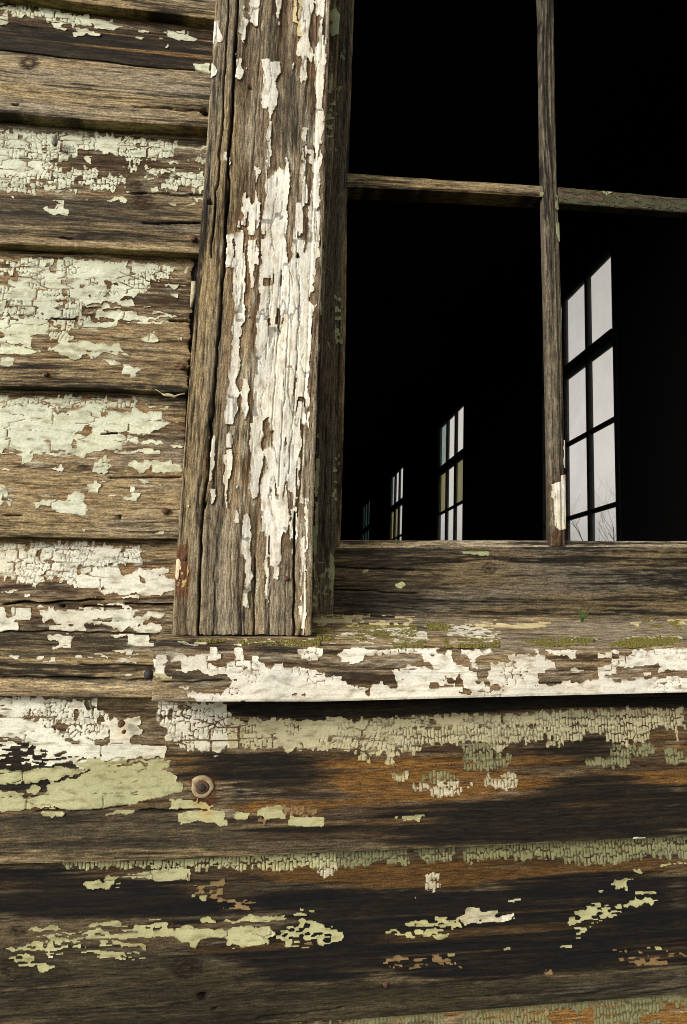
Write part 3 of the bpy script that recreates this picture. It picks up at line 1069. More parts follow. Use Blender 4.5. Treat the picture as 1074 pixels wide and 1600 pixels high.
def glass_material(name, tint, dirt, dirt_col):
    m = bpy.data.materials.new(name)
    m.use_nodes = True
    t = m.node_tree; N = t.nodes; L = t.links
    N.clear()
    out = N.new('ShaderNodeOutputMaterial')
    tr = N.new('ShaderNodeBsdfTransparent'); tr.inputs[0].default_value = (*tint, 1)
    tl = N.new('ShaderNodeBsdfTranslucent'); tl.inputs[0].default_value = (*dirt_col, 1)
    gl = N.new('ShaderNodeBsdfGlossy'); gl.inputs['Roughness'].default_value = .05
    tc = N.new('ShaderNodeTexCoord')
    nz = N.new('ShaderNodeTexNoise'); nz.inputs['Scale'].default_value = 9; nz.inputs['Detail'].default_value = 6
    L.new(tc.outputs['Object'], nz.inputs['Vector'])
    mr = N.new('ShaderNodeMapRange'); mr.inputs[1].default_value = .3; mr.inputs[2].default_value = .75
    mr.inputs[3].default_value = dirt * .5; mr.inputs[4].default_value = min(dirt * 1.6, 1)
    L.new(nz.outputs[0], mr.inputs[0])
    mx = N.new('ShaderNodeMixShader'); L.new(mr.outputs[0], mx.inputs[0])
    L.new(tr.outputs[0], mx.inputs[1]); L.new(tl.outputs[0], mx.inputs[2])
    mx2 = N.new('ShaderNodeMixShader'); mx2.inputs[0].default_value = .04
    L.new(mx.outputs[0], mx2.inputs[1]); L.new(gl.outputs[0], mx2.inputs[2])
    L.new(mx2.outputs[0], out.inputs[0])
    return m


M_WOOD = wood_material()
M_PAINT = paint_material()
M_ROOMSHADE = plain_material('shade_dark_room_boards', (.006, .006, .005), (.016, .014, .011), 5, .9, (1, 12, 12))  # near-black boards: the unlit room's shade is put into the base colour
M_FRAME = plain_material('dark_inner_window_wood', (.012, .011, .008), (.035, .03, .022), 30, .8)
M_RUST = plain_material('rusty_iron', (.03, .012, .006), (.15, .062, .022), 900, .8, bump=.6, dist=.0004)
M_BLACKIRON = plain_material('black_iron', (.008, .007, .006), (.03, .02, .014), 700, .7, bump=.5, dist=.0004)
M_GROUND = plain_material('rough_grass_ground', (.02, .028, .01), (.07, .075, .03), 3, .95, bump=.6, dist=.05)
M_BARK = plain_material('haze_paled_bark', (.2, .19, .17), (.34, .32, .29), 20, .9)  # pale bark: the look of haze is put into its colour
M_SHEATH = plain_material('old_sheathing_boards', (.02, .016, .012), (.06, .05, .038), 12, .9, (1, 1, 10))
M_MOSS = plain_material('moss', (.06, .05, .006), (.21, .175, .025), 700, .95, bump=.5, dist=.0006)
M_GRASS = plain_material('grass_blade', (.04, .10, .01), (.12, .20, .03), 200, .6)
M_STRAW = plain_material('dry_straw', (.30, .24, .13), (.55, .47, .30), 500, .7)
M_COCOON = plain_material('grey_brown_cocoon', (.06, .05, .035), (.32, .30, .22), 300, .8)
M_PUTTY = plain_material('old_putty', (.20, .13, .055), (.42, .34, .20), 260, .8, bump=.6, dist=.0005)
M_LEAF = plain_material('evergreen_leaf', (.03, .05, .015), (.09, .11, .04), 6, .7)


# ------------------------------------------------------------------ object helpers
def link(o, parent=None):
    COL.objects.link(o)
    if parent is not None:
        o.parent = parent
    return o


def tag(o, label, cat, group=None, kind=None):
    o['label'] = label
    o['category'] = cat
    if group:
        o['group'] = group
    o['kind'] = kind or 'thing'
    return o


def thing(name, label, cat, loc=(0, 0, 0), group=None):
    o = link(bpy.data.objects.new(name, None))
    o.empty_display_size = .05
    o.location = loc
    return tag(o, label, cat, group)


def child_of(o, parent):
    """parent without moving (parents only ever have a location)"""
    o.parent = parent
    off = Vector((0, 0, 0))
    p = parent
    while p is not None:
        off += p.location
        p = p.parent
    o.location = o.location - off
    return o


def np_mesh(name, V, Fq, mat, parent=None, col=None, guv=None, smooth=True, tris=None):
    me = bpy.data.meshes.new(name)
    V = np.ascontiguousarray(V, np.float32)
    Fq = np.ascontiguousarray(Fq, np.int32)
    me.vertices.add(len(V)); me.vertices.foreach_set('co', V.ravel())
    n = len(Fq)
    me.loops.add(n * 4); me.loops.foreach_set('vertex_index', Fq.ravel())
    me.polygons.add(n); me.polygons.foreach_set('loop_start', np.arange(n, dtype=np.int32) * 4)
    try:
        me.polygons.foreach_set('loop_total', np.full(n, 4, np.int32))
    except Exception:
        pass
    me.polygons.foreach_set('use_smooth', np.full(n, smooth, bool))
    if col is not None:
        a = me.attributes.new('col', 'FLOAT_COLOR', 'POINT')
        c = np.ones((len(V), 4), np.float32); c[:, :3] = col
        a.data.foreach_set('color', c.ravel())
    if guv is not None:
        a = me.attributes.new('guv', 'FLOAT_VECTOR', 'POINT')
        a.data.foreach_set('vector', np.ascontiguousarray(guv, np.float32).ravel())
    me.update(calc_edges=True)
    me.materials.append(mat)
    o = bpy.data.objects.new(name, me)
    link(o)
    if parent is not None:
        child_of(o, parent)
    return o


def bm_obj(name, bm, mat, parent=None, smooth=False):
    me = bpy.data.meshes.new(name)
    bm.normal_update()
    if smooth:
        for f in bm.faces:
            f.smooth = True
    bm.to_mesh(me); bm.free()
    me.materials.append(mat)
    o = link(bpy.data.objects.new(name, me))
    if parent is not None:
        child_of(o, parent)
    return o


def box_bm(x0, x1, y0, y1, z0, z1, bev=0.0, bm=None):
    b = bm or bmesh.new()
    vs = [b.verts.new((x, y, z)) for x in (x0, x1) for y in (y0, y1) for z in (z0, z1)]
    fs = [(0, 1, 3, 2), (4, 6, 7, 5), (0, 4, 5, 1), (2, 3, 7, 6), (0, 2, 6, 4), (1, 5, 7, 3)]
    faces = [b.faces.new([vs[i] for i in f]) for f in fs]
    if bev:
        ed = set(e for f in faces for e in f.edges)
        bmesh.ops.bevel(b, geom=list(ed), offset=bev, segments=1, affect='EDGES')
    return b


def box(name, x0, x1, y0, y1, z0, z1, mat, parent=None, bev=0.0):
    return bm_obj(name, box_bm(x0, x1, y0, y1, z0, z1, bev), mat, parent)


# ------------------------------------------------------------------ weathered planks
C_LIGHT, C_MID, C_DARK = srgb(190, 166, 124), srgb(134, 115, 82), srgb(62, 53, 38)
C_GREY = srgb(122, 114, 100)
C_BROWN, C_DBROWN = srgb(112, 80, 48), srgb(58, 38, 22)
STAIN_SHADE_COL = {'K': srgb(24, 21, 16), 'O': srgb(138, 98, 46), 'B': srgb(66, 47, 29), 'D': srgb(60, 53, 42),
             'L': srgb(70, 62, 40), 'R': srgb(92, 52, 22), 'W': srgb(190, 166, 126)}
STAIN_SHADE_AMT = {'K': .86, 'O': .92, 'B': .85, 'D': .8, 'L': .85, 'R': .85, 'W': .6}
TRIS = [0]
SURVEYS = {}


def seg_dist(px, py, pts):
    d = np.full(px.shape, 1e9, np.float32)
    for (ax, ay), (bx, by) in zip(pts[:-1], pts[1:]):
        vx, vy = bx - ax, by - ay
        t = np.clip(((px - ax) * vx + (py - ay) * vy) / (vx * vx + vy * vy + 1e-9), 0, 1)
        d = np.minimum(d, np.hypot(px - ax - t * vx, py - ay - t * vy))
    return d


def relief(U, V, px, py, sv, seed, vert, rough):
    """height of bare wood (m), grain value, dark factor of splits"""
    Vw = V + (fbm(U * 5, V * 6, seed + 90, 2) - .5) * .012
    knot = np.zeros(U.shape, np.float32)
    krim = knot
    for (kx, ky, kr) in sv.knots:
        du = (px - kx) * PXM if not vert else -(py - ky) * PXM
        dv = -(py - ky) * PXM if not vert else (px - kx) * PXM
        r = kr * PXM
        d = np.sqrt((du / 1.5) ** 2 + dv ** 2) / r
        Vw = Vw - dv * .85 * np.exp(-((du / (r * 5)) ** 2 + (dv / (r * 2.2)) ** 2)) * (d > .0)
        k = sstep(1.25, .8, d)
        Vw = Vw * (1 - k) + (d * r * 2.2 + .3) * k
        knot = np.maximum(knot, k)
        krim = np.maximum(krim, np.exp(-((d - 1.05) / .2) ** 2) * (.55 + .45 * vn(px * .3, py * .3, seed)))
    n1 = vn(U * 13 + 31, Vw * 430, seed)
    n2 = vn(U * 38, Vw * 900, seed + 1)
    n3 = vn(U * 150, Vw * 1650, seed + 2)
    n0 = vn(U * 5 + 3, Vw * 230, seed + 5)
    g = .28 * n0 + .28 * n1 + .25 * n2 + .19 * n3
    h = (g - .5) * .0008 * rough
    h += (vn(U * 6, V * 22, seed + 3) - .5) * .0012
    # drying checks
    cn = vn(U * 3.2, Vw * 170, seed + 4)
    cm = sstep(.5, .75, vn(U * 5, V * 40, seed + 6))
    chk = (1 - sstep(.0, .03, np.abs(cn - .5))) * cm
    h -= chk * .0012 * rough
    dark = np.maximum(chk * .6, krim * .75)
    h -= krim * .0005
    for pts in sv.cracks:
        wob = (fbm(px * .05, py * .05, seed + 8, 2) - .5) * 5
        d = seg_dist(px + (wob if vert else 0), py + (0 if vert else wob), pts)
        c = 1 - sstep(.6, 1.9, d)
        h -= c * .0045
        dark = np.maximum(dark, c * .8)
    for pts in sv.hairs:
        wob = (fbm(px * .05, py * .05, seed + 9, 2) - .5) * 5
        d = seg_dist(px + (wob if vert else 0), py + (0 if vert else wob), pts)
        c = 1 - sstep(.2, 1.1, d)
        h -= c * .0015
        dark = np.maximum(dark, c * .55)
    for (kx, ky, kr) in sv.holes:
        d = np.hypot(px - kx, py - ky) + (vn(px * .4, py * .4, seed) - .5) * 2.5
        c = 1 - sstep(kr * .6, kr * 1.15, d)
        h -= c * .007
        dark = np.maximum(dark, c * .8)
    return h, g, dark, knot


def paint_field(U, V, px, py, sv, seed, vert):
    """paint kind index (0 none) for every sample"""
    wx = (fbm(px * .11, py * .11, seed + 21, 2) - .5) * 7
    wy = (fbm(px * .11 + 50, py * .11, seed + 22, 2) - .5) * 7
    iy, ix = Survey.idx(px, py)
    st0 = sv.style[iy, ix]
    out = np.zeros(px.shape, np.int8)
    crk = np.zeros(px.shape, bool)
    if vert:
        sizes = {1: (90, 15, .0), 2: (60, 24, .0), 3: (28, 6, .13), 4: (7, 4, 0), 5: (10, 10, 0), 6: (10, 4, 0), 7: (30, 30, 0)}
    else:
        sizes = {1: (6.0, 11, .0), 2: (55, 18, .0), 3: (5.4, 13, .12), 4: (9, 2.6, 0), 5: (12, 9, 0), 6: (11, 4.2, 0), 7: (30, 30, 0)}
    # where the ragged edge may fall, any of the styles nearby may apply
    wb = np.where(st0 > 0, st0, 0)
    for s, (cu, cv, gap) in sizes.items():
        if not (sv.style == s).any():
            continue
        kw_ = {1: 1.0, 3: .12}.get(s, .4)
        oU = kw_ * (wx * PXM * .35 + (vn(U * 40, V * 40, seed + 95) - .5) * .012)
        oV = kw_ * (vn(U * 50, V * 50, seed + 96) - .5) * .008
        f1, f2, cx, cy = voro(U + oU, V + oV, cu * PXM, cv * PXM, seed + 40 + s)
        mixf = ({1: .35, 2: .35, 3: .85, 4: .95, 5: .6, 6: .9, 7: .08} if vert else {1: .7, 2: .35, 3: .7, 4: .95, 5: .7, 6: .9, 7: .08})[s]
        hx, hy = np.floor(cx * 9e4), np.floor(cy * 9e4)
        cx = cx - oU
        cy = cy - oV
        if vert:
            sx = px + (cy - V) / PXM * mixf
            sy = py - (cx - U) / PXM * mixf
        else:
            sx = px + (cx - U) / PXM * mixf
            sy = py - (cy - V) / PXM * mixf
        amp = {1: .5, 2: .9, 3: .12, 4: .3, 5: .5, 6: .6, 7: .35}[s]
        jy, jx = Survey.idx(sx + wx * amp, sy + wy * amp)
        k = sv.kind[jy, jx]
        ok = (k > 0) & (sv.style[jy, jx] == s)
        if s == 4:
            ok &= _h(hx, hy, seed) > .36
            ok &= fbm(px * .035, py * .12, seed + 77, 2) > .42
        if s == 6:
            ok &= _h(hx, hy, seed) > .13
        edge = f2 - f1
        if s == 1:
            str_ = vn(px * .035, py * .05, seed + 31)
            cr = (edge < (.09 if not vert else .055)) & (str_ > (.4 if not vert else .5))
            g1, g2, _, _ = voro(U, V, (46 if not vert else 150) * PXM, (18 if not vert else 16) * PXM, seed + 60)
            e2 = (g2 - g1)
            big = (e2 < .05) & (vn(px * .03, py * .03, seed + 33) > (.4 if not vert else .5))
            cr |= big
            ok &= ~((e2 < .045) & (vn(px * .03, py * .03, seed + 33) > .7))
            ok &= ~((_h(hx, hy, seed + 3) > .985))
        elif s == 5:
            cr = (edge < .05) & (vn(px * .03, py * .05, seed + 31) > .6)
        elif s == 2:
            cr = (edge < .03) & (vn(px * .04, py * .04, seed + 34) > .5)
        elif s == 3:
            cr = edge < .17 * (.45 + .9 * vn(px * .06, py * .08, seed + 35))
        else:
            cr = edge < 0
        crk = np.where(ok, cr, crk)
        out = np.where(ok, k, out)
    for pts in sv.cracks:
        wob = (fbm(px * .05, py * .05, seed + 8, 2) - .5) * 5
        d = seg_dist(px + (wob if vert else 0), py + (0 if vert else wob), pts)
        out = np.where(d < 1.1, 0, out)
    for pts in sv.hairs:
        wob = (fbm(px * .05, py * .05, seed + 9, 2) - .5) * 5
        d = seg_dist(px + (wob if vert else 0), py + (0 if vert else wob), pts)
        crk |= (d < .75) & (vn(px * .1, py * .04, seed + 36) > .3)
    for (kx, ky, kr) in sv.holes:
        out = np.where(np.hypot(px - kx, py - ky) < kr * 1.1, 0, out)
    return out, crk


def samples(breaks):
    """[(start, end, step), ...] -> increasing coordinates"""
    out = []
    for a, b, s in breaks:
        n = max(1, int(round((b - a) / s)))
        out.append(np.linspace(a, b, n, endpoint=False))
    out.append(np.array([breaks[-1][1]]))
    return np.concatenate(out)


def plank(name, parent, key, edge0, edge1, long_s, n_across, seed, vert=False, normal=None, back=(0, .012, 0),
          rough=1.0, tone=1.0, grey=.35, profile=None, bevel=.0008, paint=True, paint_step=None, jag=.0006, path=None,
          paint_range=None, end_jag=0.0, paint_vstep=None):
    """a board between two edge functions of the long coordinate (arrays of 3-D points).
    vert: long axis is Z and across runs left to right; otherwise long axis is X and across runs bottom to top."""
    sv = SURVEYS.get(key)
    if sv is None:
        sv = SURVEYS[key] = Survey(key)

    def geom(ls, ts):
        E0, E1 = edge0(ls), edge1(ls)
        if path is None:
            P = E0[:, None, :] * (1 - ts)[None, :, None] + E1[:, None, :] * ts[None, :, None]
        else:
            P = path(ls, ts)
        px, py = project(P)
        seg = np.linalg.norm(np.diff(P[len(ls) // 2], axis=0), axis=1)
        v = np.concatenate([[0], np.cumsum(seg)])
        V = np.broadcast_to(v[None, :], P.shape[:2]).astype(np.float64)
        U = np.broadcast_to(ls[:, None], P.shape[:2]).astype(np.float64)
        if normal is None:
            du = P[-1, :] - P[0, :]
            dv = np.gradient(P[len(ls) // 2], axis=0)
            Nn = np.cross(du, dv)
            if vert:
                Nn = -Nn
            Nn /= np.linalg.norm(Nn, axis=1)[:, None]
            # soften corners
            Nn = np.stack([np.convolve(np.pad(Nn[:, k], 3, 'edge'), np.ones(7) / 7, 'valid') for k in range(3)], 1)
            Nn /= np.linalg.norm(Nn, axis=1)[:, None]
        else:
            Nn = np.broadcast_to(np.array(normal, float), (len(ts), 3))
        return P, px, py, U + seed * 1.37, V + seed * .71, Nn, v

    def base_h(P, px, py, U, V, v, ls, ts):
        h, g, dark, knot = relief(U, V, px, py, sv, seed, vert, rough)
        W = v[-1]
        if profile is not None:
            h = h + profile(ls, ts, px, py)
        # worn edges
        e0 = v[None, :] + (vn(U * 60, U * 0, seed + 50) - .5) * jag
        e1 = (W - v)[None, :] + (vn(U * 60, U * 0 + 5, seed + 51) - .5) * jag
        e = np.minimum(e0, e1)
        L = np.minimum(ls - ls[0], ls[-1] - ls)[:, None]
        e = np.minimum(e, L + 0 * e)
        h = h - bevel * (1 - sstep(0, bevel * 1.6, e))
        return h, g, dark, knot

    ls = samples(long_s)
    ts = np.linspace(0, 1, n_across + 1)
    P, px, py, U, V, Nn, v = geom(ls, ts)
    h, g, dark, knot = base_h(P, px, py, U, V, v, ls, ts)
    X = P + Nn[None] * h[..., None]
    if end_jag:
        ej = (vn(V * 260, V * 0, seed + 70) - .5) * end_jag + (vn(V * 900, V * 0, seed + 71) - .5) * end_jag * .6
        ax = 2 if vert else 0
        X[0, :, ax] += ej[0]; X[-1, :, ax] += ej[-1]
    # colour
    iy, ix = Survey.idx(px, py)
    near = np.clip(sv.near[iy, ix] * 1.5, 0, 1)
    big = fbm(U * 9, V * 30, seed + 11, 3)
    gc = np.clip((g - .5) * 2.6 + .48 + (big - .5) * 1.1, 0, 1)[..., None]
    c = C_DARK * (1 - gc) ** 1.3 + C_MID * (1 - np.abs(2 * gc - 1)) + C_LIGHT * gc ** 1.3
    c = c * .62
    gm = (np.clip((fbm(U * 6, V * 45, seed + 12, 3) - .5) * 3 + grey, 0, 1) * .7)[..., None]
    lum = c.mean(-1, keepdims=True)
    c = c * (1 - gm) + (lum * .92) * C_GREY / C_GREY.mean() * gm
    nb = (near * (.35 + .6 * vn(U * 30, V * 120, seed + 13)))[..., None] * .9
    c = c * (1 - nb) + C_BROWN * (.6 + .8 * g[..., None]) * nb
    if (sv.kind > 0).any():
        rs = sstep(.56, .8, fbm(U * 40, V * 330, seed + 27, 3)) * sstep(.05, .4, near) * .62
        c = c * (1 - rs[..., None]) + srgb(190, 184, 160) * (.5 + .8 * g[..., None]) * rs[..., None]
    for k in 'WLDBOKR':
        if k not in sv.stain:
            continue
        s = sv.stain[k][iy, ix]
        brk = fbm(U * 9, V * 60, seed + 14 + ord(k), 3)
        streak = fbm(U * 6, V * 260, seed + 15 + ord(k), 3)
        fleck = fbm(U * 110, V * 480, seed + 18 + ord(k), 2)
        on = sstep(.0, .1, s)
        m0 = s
        s = sstep(.18, .82, s + ((brk - .5) * .5 + (streak - .5) * 1.6 + (fleck - .5) * .5 + (.5 - g) * .7) * on) * STAIN_SHADE_AMT[k]
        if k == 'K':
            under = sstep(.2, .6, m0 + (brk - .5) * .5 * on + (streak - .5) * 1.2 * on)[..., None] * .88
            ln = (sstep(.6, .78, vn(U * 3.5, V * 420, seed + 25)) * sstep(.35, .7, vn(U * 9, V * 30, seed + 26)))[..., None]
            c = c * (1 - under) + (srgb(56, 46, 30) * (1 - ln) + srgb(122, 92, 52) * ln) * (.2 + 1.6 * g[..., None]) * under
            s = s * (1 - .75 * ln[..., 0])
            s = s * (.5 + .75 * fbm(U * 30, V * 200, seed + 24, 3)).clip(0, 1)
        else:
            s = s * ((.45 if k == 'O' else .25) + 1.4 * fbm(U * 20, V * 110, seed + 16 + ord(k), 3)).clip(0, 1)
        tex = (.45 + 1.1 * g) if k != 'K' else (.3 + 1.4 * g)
        c = c * (1 - s[..., None]) + STAIN_SHADE_COL[k] * tex[..., None] * s[..., None]
    kk = (knot * (.4 + .5 * (g < .5)))[..., None]
    c = c * (1 - kk) + C_DBROWN * (.5 + 1.4 * g[..., None]) * kk
    c = c * (1 - dark[..., None] * .8)
    c = np.clip(c * tone, .004, .8)
    far_paint = None
    ni, nj = X.shape[:2]
    idx = np.arange(ni * nj).reshape(ni, nj)
    q = np.stack([idx[:-1, :-1], idx[1:, :-1], idx[1:, 1:], idx[:-1, 1:]], -1).reshape(-1, 4)
    if vert:
        q = q[:, ::-1]
    # rim going back into the wall
    ring = np.concatenate([idx[:, 0], idx[-1, 1:], idx[-2::-1, -1], idx[0, -2:0:-1]])
    nb_ = len(ring)
    Vt = X.reshape(-1, 3)
    Vr = Vt[ring]
    Vb = Vr + np.array(back)
    base = len(Vt)
    a = base + np.arange(nb_); b = np.roll(a, -1); a2 = a + nb_; b2 = np.roll(a2, -1)
    rq = np.stack([a, a2, b2, b], -1)
    if vert:
        rq = rq[:, ::-1]
    cc = c.reshape(-1, 3)
    gu = np.stack([U.ravel(), V.ravel(), np.full(U.size, seed * .1)], -1)
    gb = gu[ring].copy(); gb[:, 1] += .012; gb[:, 0] += .003
    o = np_mesh(name, np.concatenate([Vt, Vr, Vb]), np.concatenate([q, rq]), M_WOOD, parent,
                np.concatenate([cc, cc[ring] * .95, cc[ring] * (.8 if name != 'clapboard' else np.array([.62, .72, .42]))]), np.concatenate([gu, gu[ring], gb]))
    TRIS[0] += 2 * (len(q) + len(rq))
    if not paint or not (sv.kind > 0).any():
        return o
    # ---- the paint that is left: a thin cracked sheet standing proud of the wood
    pr = paint_range or (long_s[0][0], long_s[-1][1])
    stp = paint_step or PCELL
    out_a, out_b = max(pr[0] - .36, long_s[0][0]), min(pr[1] + .36, long_s[-1][1])
    pl = samples(([(out_a, pr[0], .003)] if pr[0] - out_a > .006 else []) + [(pr[0], pr[1], stp)] +
                 ([(pr[1], out_b, .003)] if out_b - pr[1] > .006 else []))
    width = v[-1]
    pt = np.linspace(0, 1, max(2, int(width / (paint_vstep or PCELL))) + 1)
    P, px, py, U, V, Nn, v = geom(pl, pt)
    kind, crk = paint_field(U, V, px, py, sv, seed, vert)
    h, g, dark, knot = base_h(P, px, py, U, V, v, pl, pt)
    off = np.maximum.reduce([-px, px - 1074, -py, py - 1600, 0 * px])
    if key != 'far':
        kind = np.where(fbm(U * 30, V * 60, seed + 41, 3) > sstep(150, 560, off) * .9 - .05, kind, 0)
    mk = (kind > 0)
    soft = boxblur(mk, 2, 2)
    lift = np.clip(1 - soft, 0, 1) * sstep(.45, .9, fbm(px * .05, py * .05, seed + 15, 2)) * .0017
    t = .00034 + lift + (vn(U * 400, V * 400, seed + 16) - .5) * .00025 + (vn(U * 90, V * 120, seed + 18) - .5) * .0005
    t = np.where(crk, t - .00055, t)
    X = P + Nn[None] * (np.maximum(h * .55, h) + t)[..., None]
    face = (mk[:-1, :-1].astype(int) + mk[1:, :-1] + mk[1:, 1:] + mk[:-1, 1:]) >= 3
    # a corner that carries no paint of its own takes its neighbour's colour
    kf = kind.copy()
    for ax, sh in ((0, 1), (0, -1), (1, 1), (1, -1)):
        kf = np.where(kf > 0, kf, np.roll(kind, sh, ax))
    kind = kf
    if not face.any():
        return o
    ni, nj = mk.shape
    idx = np.arange(ni * nj).reshape(ni, nj)
    q = np.stack([idx[:-1, :-1], idx[1:, :-1], idx[1:, 1:], idx[:-1, 1:]], -1)
    fp = np.zeros((ni + 1, nj + 1), bool)
    fp[1:-1, 1:-1] = face
    c0 = fp[1:-1, 1:-1]
    sk = []
    for (sl, (ia, ib)) in ((fp[:-2, 1:-1], (3, 0)), (fp[2:, 1:-1], (1, 2)), (fp[1:-1, :-2], (0, 1)), (fp[1:-1, 2:], (2, 3))):
        m = c0 & ~sl
        sk.append(np.stack([q[m][:, ia], q[m][:, ib]], -1))
    sk = np.concatenate(sk)
    q = q[face]
    used, inv = np.unique(q.ravel(), return_inverse=True)
    q2 = inv.reshape(-1, 4)
    remap = np.full(ni * nj, -1); remap[used] = np.arange(len(used))
    ska = remap[sk]
    Vt = X.reshape(-1, 3)[used]
    pal = np.array([PAINT[k] for k in PK])
    cc = pal[np.clip(kind.ravel()[used] - 1, 0, None)]
    # a vertex of an in-face cell always has a kind; weathering tint by patch
    tint = fbm(U * 25, V * 60, seed + 17, 3).ravel()[used][:, None]
    cc = cc * (.76 + .42 * tint)
    wide = boxblur(mk, 4, 2).ravel()[used][:, None]
    wr = np.clip((1 - wide) * 1.6, 0, 1) * (.25 + .75 * fbm(U * 60, V * 90, seed + 28, 2).ravel()[used][:, None]) * .55
    cc = cc * (1 - wr) + cc * np.array([.80, .70, .52]) * wr
    ck = crk.ravel()[used][:, None]
    cc = np.where(ck, cc * .42 + C_DBROWN * .1, cc)
    yel = np.clip((fbm(U * 14 + 9, V * 30, seed + 19, 3).ravel()[used][:, None] - .52) * 4, 0, 1) * .35
    cc = cc * (1 - yel) + cc * np.array([1.0, .93, .72]) * yel
    sst = np.zeros(len(used))
    for k in ('R', 'O'):
        if k in sv.stain:
            sst = np.maximum(sst, sv.stain[k][iy_ix(px, py)].ravel()[used] * (.5 if k == 'R' else .1))
    cc = cc * (1 - sst[:, None]) + cc * np.array([1.0, .62, .22]) * sst[:, None]
    gu = np.stack([U.ravel()[used], V.ravel()[used], np.full(len(used), seed * .1)], -1)
    Nall = np.broadcast_to(Nn[None], X.shape).reshape(-1, 3)[used]
    # skirts (own vertices: crisp edge)
    ea = ska.ravel()
    Vs_top = Vt[ea]
    drop = (t.reshape(-1)[used][ea] + .0006)[:, None]
    Vs_bot = Vs_top - Nall[ea] * np.minimum(drop, .0016)
    n0 = len(Vt); m = len(ska)
    top = n0 + np.arange(2 * m).reshape(m, 2)
    bot = top + 2 * m
    sq = np.stack([top[:, 1], top[:, 0], bot[:, 0], bot[:, 1]], -1)
    if vert:
        q2 = q2[:, ::-1]; sq = sq[:, ::-1]
    po = np_mesh('paint_coat', np.concatenate([Vt, Vs_top, Vs_bot]), np.concatenate([q2, sq]), M_PAINT, None,
                 np.concatenate([cc, cc[ea] * .92, cc[ea] * .75]), np.concatenate([gu, gu[ea], gu[ea] + [.0, .004, 0]]))
    po['kind'] = 'stuff'
    child_of(po, o)
    TRIS[0] += 2 * (len(q2) + len(sq))
    return o


def iy_ix(px, py):
    return Survey.idx(px, py)


def px_line_h(pts, Y):
    """horizontal edge through photograph pixels on the plane y=Y, as a function of x"""
    W = np.array([at(x, y, Y) for x, y in pts])

    def f(xs):
        z = np.interp(xs, W[:, 0], W[:, 2])
        s0 = (W[1, 2] - W[0, 2]) / (W[1, 0] - W[0, 0]); s1 = (W[-1, 2] - W[-2, 2]) / (W[-1, 0] - W[-2, 0])
        s0 = np.clip(s0, -.02, .02); s1 = np.clip(s1, -.02, .02)
        z = np.where(xs < W[0, 0], W[0, 2] + (xs - W[0, 0]) * s0 * .3, z)
        z = np.where(xs > W[-1, 0], W[-1, 2] + (xs - W[-1, 0]) * s1 * .3, z)
        return z
    return f


def px_line_v(pts, Y):
    W = np.array([at(x, y, Y) for x, y in pts])
    W = W[np.argsort(W[:, 2])]

    def f(zs):
        x = np.interp(zs, W[:, 2], W[:, 0])
        s1 = (W[-1, 0] - W[-2, 0]) / (W[-1, 2] - W[-2, 2])
        return np.where(zs > W[-1, 2], W[-1, 0] + (zs - W[-1, 2]) * s1, x)
    return f


def E3(xs, Y, zs):
    return np.stack([xs, np.broadcast_to(Y, xs.shape), zs], -1)


def nail(parent, px, py, Y, r, mat=None, name='nail_head', proud=.0015):
    p = at(px, py, Y)
    bm = bmesh.new()
    rings = [(1.0, 0), (1.0, -proud * .6), (.82, -proud), (.0, -proud * 1.15)]
    vs = []
    for (k, y) in rings[:-1]:
        ring = []
        for i in range(12):
            a = i * math.tau / 12
            rr = r * k * (1 + .08 * math.sin(3 * a + px))
            ring.append(bm.verts.new((p[0] + rr * math.cos(a), p[1] + y + .002 * (y == 0), p[2] + rr * math.sin(a))))
        vs.append(ring)
    cpt = bm.verts.new((p[0], p[1] + rings[-1][1], p[2]))
    for a_, b_ in zip(vs[:-1], vs[1:]):
        for i in range(12):
            bm.faces.new((a_[i], a_[(i + 1) % 12], b_[(i + 1) % 12], b_[i]))
    for i in range(12):
        bm.faces.new((vs[-1][i], vs[-1][(i + 1) % 12], cpt))
    bmesh.ops.recalc_face_normals(bm, faces=bm.faces)
    return bm_obj(name, bm, mat or M_RUST, parent, True)


# ================================================================== THE SETTING
bm = bmesh.new()
bmesh.ops.create_grid(bm, x_segments=40, y_segments=40, size=600)
for v_ in bm.verts:
    d_ = math.hypot(v_.co.x, v_.co.y)
    v_.co.z = -.02 + (.6 * math.sin(v_.co.x * .021) * math.cos(v_.co.y * .017) if d_ > 60 else 0)
g_ = bm_obj('ground', bm, M_GROUND)
g_['kind'] = 'structure'

# ================================================================== THE CLAPBOARD WALL
wall = thing('clapboard_wall', 'weathered wooden clapboard wall with peeling pale green and cream paint', 'wall', (0, .1, 0))
Y_BUTT, Y_TOP = 0.0, 0.015
bottoms = {
    'B0': [(-40, -18), (218, 15), (335, 30)],
    'B1': [(8, 178), (160, 190), (325, 200)],
    'B2': [(8, 380), (160, 387), (308, 395)],
    'B3': [(8, 603), (150, 606), (290, 613)],
    'B4': [(8, 838), (150, 840), (275, 842)],
    'B5': [(8, 1087), (120, 1089), (245, 1090)],
    'B6': [(8, 1350), (250, 1345), (500, 1333), (800, 1320), (1060, 1307)],
    'B7': [(8, 1626), (584, 1591), (1060, 1554)],
}
zb = {k: px_line_h(p, Y_BUTT) for k, p in bottoms.items()}
order = ['B0', 'B1', 'B2', 'B3', 'B4', 'B5', 'B6', 'B7']
x_cas_l = at(336, 17, 0)[0]
XL_FRAME = at(0, 0, 0)[0]
casing_left_px = [(337, 0), (336, 17), (324, 208), (310, 408), (295, 608), (280, 808), (268, 993)]
XFAR_L, XFAR_R = -1.7, 1.55
STEP = .0027


